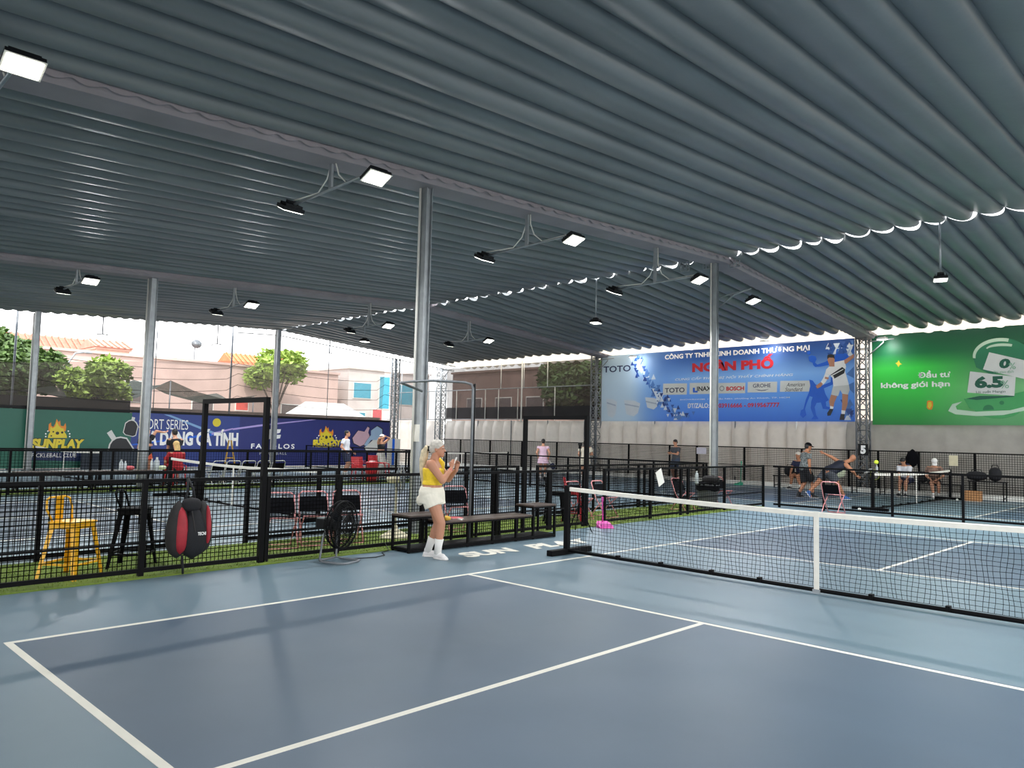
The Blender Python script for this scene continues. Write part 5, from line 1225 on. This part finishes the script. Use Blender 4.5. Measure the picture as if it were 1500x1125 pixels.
def shoes(J, m, sock=None, sh=.09):
    H = J['H']
    for n in 'RL':
        an, fd = J['an'+n], J['fd'+n]; b = MB(); X = fd.cross(Vector((0, 0, 1))).normalized(); U = X.cross(fd); lo = .044*H*-1
        s_ = MB(); base = an+U*lo
        rows = [(base-fd*.035*H+U*.01*H, .02*H, .016*H), (base-fd*.02*H+U*.02*H, .025*H, .03*H), (base+fd*.03*H+U*.018*H, .026*H, .028*H), (base+fd*.075*H+U*.01*H, .029*H, .019*H), (base+fd*.105*H+U*.007*H, .02*H, .012*H)]
        loft(b, rows, X, U); cap(b, an-U*.02*H, an+U*.006*H, .031*H, .029*H); cap(b, an-U*.02*H, an+fd*.06*H-U*.024*H, .028*H, .024*H)
        remesh(b, min(J['vox'], .01), 'shoe', m, J['T'], 3)
        q = MB(); loft(q, [(base-fd*.04*H+U*.002*H, .015*H, .007*H), (base-fd*.02*H, .027*H, .008*H), (base+fd*.07*H, .031*H, .008*H), (base+fd*.11*H+U*.003*H, .018*H, .007*H)], X, U); q.build('sole', SHW, J['T'], smooth=1)
        if sock: MB().tube([an-U*.01*H, an+(J['kn'+n]-an).normalized()*sh*H*.5, an+(J['kn'+n]-an).normalized()*sh*H], [.031*H, .031*H, .036*H*J['fat']**.6], 14).build('sock', sock, J['T'], smooth=1)
def hat(J, m, brim=1):
    hp, B, hk = J['hp'], J['B'], J['hk']; b = MB(); rows = []
    for k in range(7):
        a = PI/2*k/6; rows.append([hp(.055*math.cos(a)*math.cos(t), -.008+.064*math.cos(a)*math.sin(t), .026+.052*math.sin(a)) for t in [2*PI*j/18 for j in range(18)]])
    b.rings(rows).build('cap_crown', m, J['T'], smooth=1)
    if brim: MB().rings([[hp(x, .04+.06*y*(1-(x/.05)**2*.3), .03-.01*y*y-.1*x*x/.05) for x in (-.045, -.025, 0, .025, .045)] for y in (0, .5, 1, 1.05)], closed=False, cap=False).build('cap_brim', m, J['T'], smooth=1).modifiers.new('s', 'SOLIDIFY').thickness = .004
RT = -math.radians(45.8)     # facing right in the photograph's direction of view

# the woman by the bench -------------------------------------------------------------------------------------------------
TOPY = mat('yellow knit', (232, 196, 44), .75, 0, .08, 30, .2, 80); WHC = mat('white cotton', (230, 224, 208), .85, 0, .05, 8, .25, 18)
H = 1.56
T, J = person('woman in a yellow one shoulder top and white shorts holding up a phone', (-4.23, -1.70, 0), RT-.12, H,
    dict(pel=(0, -.02, .83), che=(0, -.01, 1.235), sw=.1, hd=(.0, .05, 1.405), wrR=(.02, .235, 1.16), epR=(.55, .15, -1), handR=(-.1, .25, 1), palmR=(-1, 0, 0), curlR=.8,
         wrL=(-.04, .29, 1.14), epL=(-.6, -.1, -1), handL=(.1, .2, 1), palmL=(1, 0, 0), curlL=.8,
         anR=(.085, .1, .075), ftR=(.55, .85, 0), anL=(-.07, -.07, .075), ftL=(-.1, 1, 0), kpR=(0, 1, 0)), mat('sun tanned skin', (184, 130, 102), .5, 0, .06, 6), 1.16, .0085, None, HG, face=-.15, pitch=-.03)
hp, B, hk = J['hp'], J['B'], J['hk']
h = MB(); h.ell(hp(0, -.018, .028), (.055*hk, .064*hk, .056*hk), B, 18, 14); h.ell(hp(0, -.036, .0), (.052*hk, .046*hk, .045*hk), B); remesh(h, .008, 'hair', HG, T, 3)
h = MB(); h.tube([hp(0, -.07, .0), hp(0, -.1, .005), hp(0, -.118, -.03), hp(0, -.128, -.1), hp(0, -.122, -.19), hp(0, -.112, -.27), hp(0, -.105, -.33)], [.018*hk, .028*hk, .034*hk, .034*hk, .03*hk, .022*hk, .008*hk], 12); remesh(h, .008, 'ponytail', mat('pale blond hair', (206, 190, 156), .5, 0, .2, 24, .4, 60), T, 3)
MB().tube([hp(.0, -.075, -.022), hp(.0, -.075, .02)], .026*hk, 12).build('hair_tie', M['plas'], T, smooth=1)
b = MB(); c0 = J['torso']
loft(b, [(Vector(c0[2][0])+Vector((0, 0, .03)), c0[2][1]+.008, c0[2][2]+.008), (c0[3][0], c0[3][1]+.012, c0[3][2]+.012), (Vector(c0[4][0]), c0[4][1]+.012, c0[4][2]+.016), (Vector(c0[4][0])+Vector((0, 0, .05)), c0[4][1]+.01, c0[4][2]+.016)], J['ax'], J['fw'], 22)
b.ell(Vector(c0[4][0])+Vector((.055, .075, .015)), (.06, .055, .055)); b.ell(Vector(c0[4][0])+Vector((-.055, .075, .015)), (.06, .055, .055))
b.tube([(-.05, .08, 1.14), (-.1, .075, 1.21), (-.125, .01, 1.285), (-.11, -.07, 1.22), (-.05, -.085, 1.14)], [.05, .05, .045, .045, .05], 12)
remesh(b, .009, 'top', TOPY, T, 4)
b = MB(); loft(b, [(c0[2][0], c0[2][1]+.014, c0[2][2]+.014), ((0, -.02, .93), .18, .14), ((0, -.02, .85), .2, .165), ((0, -.015, .74), .2, .168), ((0, -.01, .7), .202, .172)], J['ax'], J['fw'], 24)
for n, s in (('R', 1), ('L', -1)): b.tube([J['hip'+n]+Vector((0, 0, .04)), J['hip'+n], J['hip'+n]+(J['kn'+n]-J['hip'+n])*.38], [.105, .12, .13], 18)
remesh(b, .009, 'shorts', WHC, T, 3)
MB().tube([(0, -.02, .955), (0, -.02, .985)], .1, 20).build('waistband', WHC, T).scale = (1.62, 1.16, 1)
bpy.data.objects[T.children[-1].name].location.y = .003 if T.children else 0
shoes(J, SHW, mat('white sock', (226, 224, 220), .85, 0, .04), .115)
MB().box((-.01, .275, 1.235), (.075, .01, .15), Matrix.Rotation(-.25, 3, 'X')).build('phone', M['white'], T, bevel=.004)
MB().tube([J['wrR']+(J['elR']-J['wrR'])*.12, J['wrR']+(J['elR']-J['wrR'])*.17], .029, 12).build('wristband', M['pinkish'], T, smooth=1)
MB().ell(Vector((-.14, -.21, .72)), (.04, .05, .07)).build('towel_bundle', WHC, T, smooth=1)

PT = mat('dark patterned shirt', (104, 110, 110), .8, 0, .95, 26); NV = mat('navy jersey', (24, 30, 62), .75, 0, .1); NV2 = mat('dark navy tank', (22, 28, 44), .75, 0, .1); GT = mat('grey tee', (74, 78, 84), .8, 0, .1)
BK = mat('black shorts fabric', (20, 21, 25), .8, 0, .1); PKD = mat('pale pink dress', (224, 190, 208), .8, 0, .06); CRM = mat('cream tee', (220, 212, 192), .8, 0, .05); WHT = mat('white jersey', (220, 222, 228), .8, 0, .05); ORS = mat('orange shorts', (226, 96, 60), .8, 0, .06); SOX = mat('sock white', (222, 220, 214), .85, 0, .04)
# standing man with black cap
T, J = person('man in a black cap and dark patterned shirt walking on the far court', (-6.3, 14.62, 0), RT+.1, 1.7,
    dict(wrR=(.19, .08, .74), wrL=(-.2, .0, .76), anR=(.08, .2, .08), anL=(-.08, -.16, .08), pel=(0, 0, .885), che=(0, .05, 1.35), hd=(0, .12, 1.53)), SK2, hair='short', pitch=-.1)
shirt(J, PT, 'shirt', .55, .022, hem=1); shorts(J, BK, .95, .02, 1.15); shoes(J, SHD, SHD, .05); hat(J, M['blackfab'])
paddle3('pickleball_paddle', 'grey paddle in the hand of the man in the black cap', (-6.07, 14.68, .62), RT, M['bin'], M['white'], flat=False).rotation_euler = (.5, 2.2, 0)
# lunging man
T, J = person('bald man in a dark navy tank top lunging forward on the far court', (-5.42, 14.75, 0), RT, 1.68,
    dict(pel=(0, -.2, .82), che=(.02, .22, 1.07), ax=(1, .25, 0), hd=(.02, .48, 1.22), wrL=(-.15, -.3, 1.36), epL=(0, 0, 1), handL=(-.2, -1, .5), wrR=(.2, .5, .72), epR=(.3, .4, -.5), handR=(.2, .6, -.3),
         anR=(.1, .22, .08), kpR=(0, 1, .2), anL=(-.1, -.82, .14), ftL=(0, .6, -.8), kpL=(0, 1, -.2), ftR=(0, 1, 0)), SK2, 1.2, hair='bald', pitch=-.1)
shirt(J, NV2, 'tank_top', 0, .02, hem=1); shorts(J, GT, .75, .018, 1.1); shoes(J, mat('blue shoe', (50, 96, 160), .6), None)
paddle3('pickleball_paddle', 'pale paddle held low by the lunging bald man', (-4.75, 15.15, .78), RT, mat('pale paddle', (176, 178, 170), .5), M['bin'], flat=False).rotation_euler = (-.9, 0, RT)
# seated people
def seated(label, loc, rz, H=1.66, sh=.45, skin=SK, lean=.08, pose=None, **kw):
    p = dict(pel=(0, 0, sh+.09), che=(0, lean, sh+.09+.27*H), hd=(0, lean+.06, sh+.09+.27*H+.125*H), anR=(.1, .42, .08), anL=(-.1, .42, .08), wrR=(.12, .33, sh+.16), wrL=(-.12, .33, sh+.16), epR=(1, -.4, -.3), epL=(-1, -.4, -.3)); p.update(pose or {})
    return person(label, loc, rz, H, p, skin, **kw)
T, J = seated('older man with white hair in a navy shirt on the bench by the back wall', (-8.25, 18.95, 0), PI-.25, 1.7, .45, SK2, .18, dict(anR=(.2, .4, .08), anL=(-.22, .36, .08), wrR=(.2, .4, .5), wrL=(-.24, .36, .5)), fat=1.08, hair='short', hairm=mat('white hair', (210, 204, 194), .6))
shirt(J, NV, 'shirt', .6, .02, hem=1); shorts(J, BK, .7, .016, 1.1); shoes(J, SHD, SOX, .06)
T, J = seated('man in a white and blue striped jersey sitting by the back wall', (-4.72, 18.95, 0), PI-.1, 1.62, .45, SK, .25, dict(wrR=(.1, .38, .45), wrL=(-.1, .38, .45), hd=(0, .36, 1.13)), hair='short', pitch=-.4)
shirt(J, WHT, 'jersey', .6, .02, hem=1); shorts(J, NV, .8, .016, 1.1); shoes(J, SHD, SOX, .05)
for s in (-1, 1):
    n = 'R' if s > 0 else 'L'; MB().tube([J['sh'+n]+Vector((0, .02, .065)), J['che']+J['ax']*s*.06+J['up']*.075], .022, 6).build('shoulder_stripe', NV, T, smooth=1)
T, J = seated('woman in a white cap sitting bent over by the back wall', (-3.95, 18.95, 0), PI+.35, 1.6, .45, SK, .22, dict(hd=(0, .33, 1.14), wrR=(.08, .4, .55), wrL=(-.08, .42, .6), anR=(.05, .45, .09), anL=(-.12, .3, .09)), hair='short', pitch=-.45)
shirt(J, mat('brown floral shirt', (120, 96, 84), .8, 0, .6, 12), 'shirt', .6, .02, hem=1); shorts(J, BK, .75, .02, 1.1); shoes(J, SHW, SOX, .05); hat(J, mat('white cap cloth', (230, 228, 224), .8, 0, .03))
# man in grey at the back wall
T, J = person('man in a grey tee shirt standing against the back wall looking at his phone', (-13.6, 19.1, 0), PI-.3, 1.7,
    dict(wrR=(.06, .3, 1.12), wrL=(-.06, .3, 1.12), epR=(1, -.3, -1), epL=(-1, -.3, -1), handR=(-.5, 1, .2), handL=(.5, 1, .2)), SK, hair='short', pitch=-.35)
shirt(J, GT, 'shirt', .65, .02, hem=1); shorts(J, mat('denim shorts', (60, 72, 92), .8), .9, .018, 1.1); shoes(J, SHD, None); MB().box((0, .36, 1.17), (.12, .01, .07), Matrix.Rotation(-.6, 3, 'X')).build('phone', M['plas'], T)
# women seen from behind
T, J = person('woman in a pale pink sports dress seen from behind on the middle court', (-16.9, 14.6, 0), .75, 1.6, dict(wrR=(.22, .0, .82), wrL=(-.2, .02, .84)), SK, hair='bun')
shirt(J, PKD, 'dress_top', .35, .014, hem=1); skirt(J, PKD, .24, .06); shoes(J, SHW, SOX, .07)
paddle3('pickleball_paddle', 'blue and white paddle in the hand of the woman in pink', (-16.62, 14.78, .62), .75, NV, M['white'], flat=False).rotation_euler = (0, 2.6, .75)
T, J = person('woman in a cream tee shirt seen from behind beside the lattice truss', (-15.55, 15.6, 0), .6, 1.6, dict(wrR=(.12, .22, 1.0), wrL=(-.2, .1, .86), epR=(1, -.5, -1)), SK, hair='bun', hairm=HB)
shirt(J, CRM, 'shirt', .6, .03, hem=1); shorts(J, CRM, .55, .02, 1.15); shoes(J, SHW, SOX, .07)
# left court people
q = atX(505, 690, -21.0)
T, J = person('man in a white tee shirt standing with arms apart before the dark blue banner', (-21.0, q.y, 0), -.9, 1.74, dict(wrR=(.42, .12, .98), wrL=(-.38, .16, .92), epR=(0, -1, -.5), epL=(0, -1, -.5)), SK, hair='short')
shirt(J, WHT, 'shirt', .6, .025, hem=1); shorts(J, mat('navy shorts', (34, 40, 66), .8), .85, .02, 1.1); shoes(J, SHW, SOX, .06)
q = atX(557, 690, -20.2)
T, J = person('woman in a black top and white cap with raised arms near the corner truss', (-20.2, q.y, 0), -1.3, 1.62, dict(wrR=(.1, .2, 1.5), epR=(1, 0, 0), wrL=(-.12, .14, 1.52), epL=(-1, 0, 0), handR=(-1, 0, .5), handL=(1, 0, .5)), SK, hair='long')
b = tube_top(J, BK, 3, 6); b.build('top', BK, T, smooth=1); trousers(J, mat('pale leggings', (190, 186, 178), .8)); shoes(J, SHW); hat(J, MATS['white cap cloth'])
q = atX(211, 690, -19.6)
T, J = person('person in black with orange shorts stretching an arm behind the far column', (-19.6, q.y, 0), -1.2, 1.64, dict(wrL=(-.55, .1, 1.5), epL=(0, 0, 1), handL=(-1, 0, .2), wrR=(.12, .2, 1.1)), SK, hair='short')
shirt(J, BK, 'shirt', .5, .018, hem=1); shorts(J, ORS, .45, .02, 1.15); shoes(J, SHD, BK, .2)
q = atX(256, 690, -19.8)
T, J = person('person with dark hair in a black tee shirt leaning behind the red chair', (-19.8, q.y, 0), 1.6, 1.66, dict(wrR=(.1, .35, .85), wrL=(-.1, .36, .86), che=(0, .08, 1.3), hd=(0, .16, 1.49)), SK, hair='short')
shirt(J, BK, 'shirt', .55, .02, hem=1); shorts(J, BK, .8, .02, 1.1); shoes(J, SHD, None)
q = atX(262, 690, -18.45)
T, J = seated('person with long blond hair sitting in the red chair, back to the court', (-18.02, atX(259, 690, -18.02).y, 0), 1.75, 1.62, .43, SK, .05, hair='long', hairm=HBL)
shirt(J, mat('crimson top', (170, 32, 44), .8), 'shirt', .8, .02, hem=1); trousers(J, BK); shoes(J, SHD)
# ---------------------------------------------------------------- outside: trees, houses, nets
M['leaf'] = mat('tree leaves', (78, 104, 48), .6, 0, .35, 3); M['leaf2'] = mat('light tree leaves', (128, 152, 62), .6, 0, .3, 3); M['bark'] = mat('dark bark', (70, 58, 48), .9, 0, .2, 8, .5)
M['leafy'] = mat('yellow palm leaves', (206, 190, 84), .6, 0, .2, 5)
def tree(label, x, y, h, r, n, m, trunk=.14, seed=0, low=.45, leaf=.16, oblong=1.0):
    rnd = random.Random(seed); t = thing('tree', label, 'tree', (x, y, 0)); cz = h-r*.8*oblong
    pts = [(0, 0, 0), (rnd.uniform(-.1, .1), .05, h*low*.5), (rnd.uniform(-.25, .25), 0, h*low), (0, 0, cz)]
    MB().tube(pts, [trunk, trunk*.85, trunk*.7, trunk*.3], 8).build('trunk', M['bark'], t, smooth=1)
    cl = []
    for k in range(7):
        a = 2*PI*k/7+rnd.uniform(-.3, .3); q = (r*.7*math.cos(a), r*.7*math.sin(a), cz+rnd.uniform(-.4, .5)*r*oblong); cl.append(q)
        MB().tube([(0, 0, h*low), (q[0]*.5, q[1]*.5, (h*low+q[2])/2+.1), q], [trunk*.45, trunk*.3, trunk*.1], 5).build('branch', M['bark'], t, smooth=1)
    cl += [(rnd.uniform(-.3, .3)*r, rnd.uniform(-.3, .3)*r, cz+r*.5*oblong), (0, 0, cz)]
    b = MB()
    for k in range(n):
        c = rnd.choice(cl); d = Vector((rnd.gauss(0, 1), rnd.gauss(0, 1), rnd.gauss(0, 1))).normalized()*r*.52*rnd.random()**.4; d.z *= oblong*.85; p = Vector(c)+d
        u = Vector((rnd.gauss(0, 1), rnd.gauss(0, 1), rnd.gauss(0, .6))).normalized(); v = u.cross(Vector((rnd.gauss(0, 1), rnd.gauss(0, 1), rnd.gauss(0, 1)))).normalized(); L_ = leaf*rnd.uniform(.6, 1.3)
        b.add([p-u*L_, p+v*L_*.45, p+u*L_, p-v*L_*.45], [(0, 1, 2, 3)])
    tag(b.build('foliage', m, t), kind='stuff'); return t
tree('dense dark green tree outside at the far left edge', -32.5, -1.6, 5.4, 1.9, 9000, M['leaf'], .16, 1, .4)
tree('dense dark green tree just right of the one at the left edge', -33.6, .2, 5.0, 1.5, 6000, M['leaf'], .12, 2, .4)
tree('small light green tree with a cut trunk in front of the pink wall', -31.8, 2.6, 4.55, 1.25, 3800, M['leaf2'], .15, 3, .45, .15)
tree('pale green tree standing left of the orange tiled roof', -42.5, 16.8, 6.9, 1.7, 3000, M['leaf2'], .15, 5, .4, .2)
tree('broad green tree outside behind the dark shade net of the back wall', -24.0, 27.0, 6.6, 3.0, 12000, M['leaf'], .25, 6, .35, .22)
tree('leafy green tree behind the shade net near the blue billboard truss', -18.5, 26.0, 7.2, 2.4, 8000, M['leaf2'], .2, 7, .35, .22)
# yellow palm
t = thing('palm_plant', 'yellow leaved palm behind the low banner wall', 'plant', (-30.5, 4.1, 1.9)); rnd = random.Random(3)
MB().tube([(0, 0, -1.9), (0, 0, .1)], .06, 6).build('stem', M['bark'], t)
for k in range(22):
    a = rnd.uniform(0, 2*PI); e = rnd.uniform(.2, 1.3); L_ = rnd.uniform(.5, .85); b = MB(); pr = []
    for j in range(5):
        f = j/4; q = Vector((math.cos(a)*math.cos(e)*L_*f, math.sin(a)*math.cos(e)*L_*f, .1+math.sin(e)*L_*f-.35*f*f)); s_ = Vector((-math.sin(a), math.cos(a), 0))*.03*(1-f*.9); pr.append([q-s_, q+s_])
    b.rings(pr, closed=False, cap=False).build('leaf', M['leafy'], t)
def house(label, x, y0, y1, h, col, roof=None, wins=(), depth=4, rh=1.0, mname=None, roofname=None):
    t = thing('house', label, 'building', (x, (y0+y1)/2, 0)); w_ = (y1-y0)/2; m = mat(mname or 'house plaster '+label[:9], col, .85, 0, .1, .6)
    MB().b2((-depth, -w_, -.2), (0, w_, h)).build('wall', m, t)
    MB().b2((-depth-.1, -w_-.1, h), (.12, w_+.1, h+.15)).build('parapet', m, t)
    if roof:
        rm = mat('roof '+roofname, roof, .8, 0, .2, 3); b = MB(); b.prism([(-depth-.3, h+.15), (.35, h+.15), (-depth/2, h+.15+rh)], lambda u, v, d: (u, d, v), -w_-.2, w_+.2); b.build('roof', rm, t)
        n = int((2*w_)/.4); rb = MB().bar((.38, 0, h+.2), (-depth/2, 0, h+.2+rh), .12, .06).build('roof_tile_row', rm, t); rb.location.y = -w_
        for k in range(1, n+1): cell('roof_tile_row', rb.data, t, (0, -w_+2*w_*k/n, 0))
    for (u, z, ww, hh, c) in wins:
        f = MB().b2((.0, u-ww/2-.06, z-.06), (.05, u+ww/2+.06, z+hh+.06)).build('window', M['white'], t)
        MB().b2((.05, u-ww/2, z), (.07, u+ww/2, z+hh)).build('pane', mat('pane %d %d %d' % c, c, .3), f)
    return t
SH = (70, 150, 170); DKW = (96, 86, 84)
house('long pink plastered wall house behind the small trees', -44, -8, 22.5, 5.85, (190, 164, 154), None, ((-11, 2.4, 1.4, 1.2, DKW), (-7.0, 2.2, 1.2, 1.3, DKW), (-1.4, 2.4, 1.5, 1.1, DKW), (1.2, 3.2, .9, 1.2, DKW), (5.4, 2.3, 1.3, 1.1, DKW), (8.0, 3.0, .8, .6, (200, 80, 70)), (11.5, 2.4, 1.3, 1.1, DKW)), mname='pink plaster')
house('low pale house with a gabled red roof behind the dense tree', -56, 3.5, 11.0, 6.6, (222, 200, 186), (196, 110, 90), ((-1.5, 3.6, 1.2, 1.2, DKW), (1.5, 3.6, 1.2, 1.2, DKW)), rh=1.3, roofname='red tiles')
house('small house with a pink tiled roof above the small light green tree', -50, 8.2, 10.2, 6.7, (214, 180, 164), (208, 134, 116), ((0, 5.2, .8, .8, DKW),), depth=3, rh=.6, roofname='pink tiles')
house('house with an orange tiled roof behind the dark blue banner', -56, 20.6, 26.0, 6.6, (214, 190, 170), (214, 116, 74), ((-1.6, 4.6, 1.2, 1.3, DKW), (1.6, 4.6, 1.2, 1.3, DKW)), rh=1.4, roofname='orange tiles')
house('cream house with narrow windows right of the orange roof', -50, 24.3, 27.6, 6.5, (226, 206, 170), None, ((-.9, 4.2, .6, 1.5, (150, 130, 96)), (.3, 4.2, .6, 1.5, (150, 130, 96)), (1.2, 4.2, .4, 1.5, (150, 130, 96))), mname='cream plaster', depth=3)
house('pale house with teal shutters near the corner truss', -44, 23.4, 31.0, 6.4, (206, 196, 190), None, ((-2.6, 4.3, 1.5, 1.1, SH), (-.6, 3.6, .9, 2.4, SH), (1.6, 4.0, 1.5, 1.5, SH), (-2.9, 1.8, 1.2, 1.4, SH), (-1.2, 1.6, .8, 1.9, (204, 96, 100))), mname='pale plaster')
hz = house('plain dusky pink house behind the back wall shade net', 0, -7, 7, 6.3, (132, 108, 98), None, ((-4.5, 3.2, 1.5, 1.2, DKW), (-1.5, 3.2, 1.5, 1.2, DKW), (1.5, 3.2, 1.5, 1.2, DKW), (4.6, 3.2, 1.5, 1.2, DKW)), mname='plain plaster')
hz.location = (-33, 30, 0); hz.rotation_euler = (0, 0, -PI/2)
# white tent roof
t = thing('tent', 'white tent canopy behind the dark blue banner', 'tent', (-34.5, 15.6, 0)); b = MB()
b.add([(-1.4, -2, 2.5), (1.4, -2, 2.5), (1.4, 2, 2.5), (-1.4, 2, 2.5), (0, -1.3, 3.35), (0, 1.2, 3.35)], [(0, 4, 5, 3), (1, 2, 5, 4), (0, 1, 4), (3, 5, 2), (0, 3, 2, 1)])
b.build('tent_roof', M['white'], t)
for y in (-1.9, 1.9): MB().tube([(1.3, y, 0), (1.3, y, 2.5)], .03, 6).build('pole', M['galv'], t)
# sagging dark green nets over the yard
def yardnet(label, pts, seed):
    rows = []; rnd = random.Random(seed)
    for i, (x0, y, z0, x1, z1) in enumerate(pts): rows.append([(x0+(x1-x0)*j/8, y, z0+(z1-z0)*j/8-.25*math.sin(PI*j/8)+rnd.uniform(-.04, .04)) for j in range(9)])
    tag(MB().rings(rows, closed=False, cap=False).build('yard_net', M['net_green'], smooth=1), label, 'net')
yardnet('dark green shade net sagging over the yard between the trees', [(-31.0, y, z, -36, z+.3) for y, z in ((-1.6, 3.2), (-.4, 3.0), (.8, 3.2), (2.0, 2.95), (3.2, 3.0), (4.2, 3.1))], 1)
yardnet('dark green shade net peaked on a pole right of the far column', [(-30.6, y, z, -35, z+.2) for y, z in ((4.3, 3.1), (5.3, 3.75), (6.4, 3.35), (7.8, 3.05), (9.4, 3.3))], 2)
t = MB().b2((-29.9, -14, 0), (-29.8, 3.4, 2.75)).build('black_screen', M['net_black']); tag(t, 'black screen fence behind the green banner', 'fence')
t = MB().b2((-29.9, 3.4, 0), (-29.8, 16, 2.5)).build('yard_wall', mat('weathered yard wall', (150, 130, 116), .9, 0, .25, 1.5)); tag(t, 'weathered low yard wall behind the dark blue banners', 'wall')
# street lamp pole and dish
t = thing('street_lamp', 'thin street lamp above the pink wall', 'lamp', (-42, 4.3, 0)); MB().tube([(0, 0, 0), (0, 0, 4.9), (0, .4, 5.6), (0, .9, 5.7)], .05, 6).build('pole', M['galv'], t, smooth=1); MB().ell((0, 1.0, 5.68), (.1, .25, .06)).build('lamp_head', M['galv'], t, smooth=1)
t = thing('satellite_dish', 'round satellite dish on the pink wall roof', 'dish', (-45, 12.4, 6.0)); MB().tube([(0, 0, 0), (0, 0, .9)], .04, 6).build('mast', M['galvd'], t)
MB().rings([[(.25*r*r, r*math.cos(2*PI*k/14)*.35, 1.1+r*math.sin(2*PI*k/14)*.28) for k in range(14)] for r in (.05, .5, 1)]).build('dish', M['galvd'], t, smooth=1)

for y, z, lb in ((5.3, 3.72, 'thin pole propping the peak of the dark green yard net'), (9.2, 3.25, 'thin pole at the right end of the dark green yard net')):
    tag(MB().tube([(-30.6, y, -.2), (-30.6, y, z)], .03, 6).build('yard_pole', M['galvd'], smooth=1), lb, 'pole')
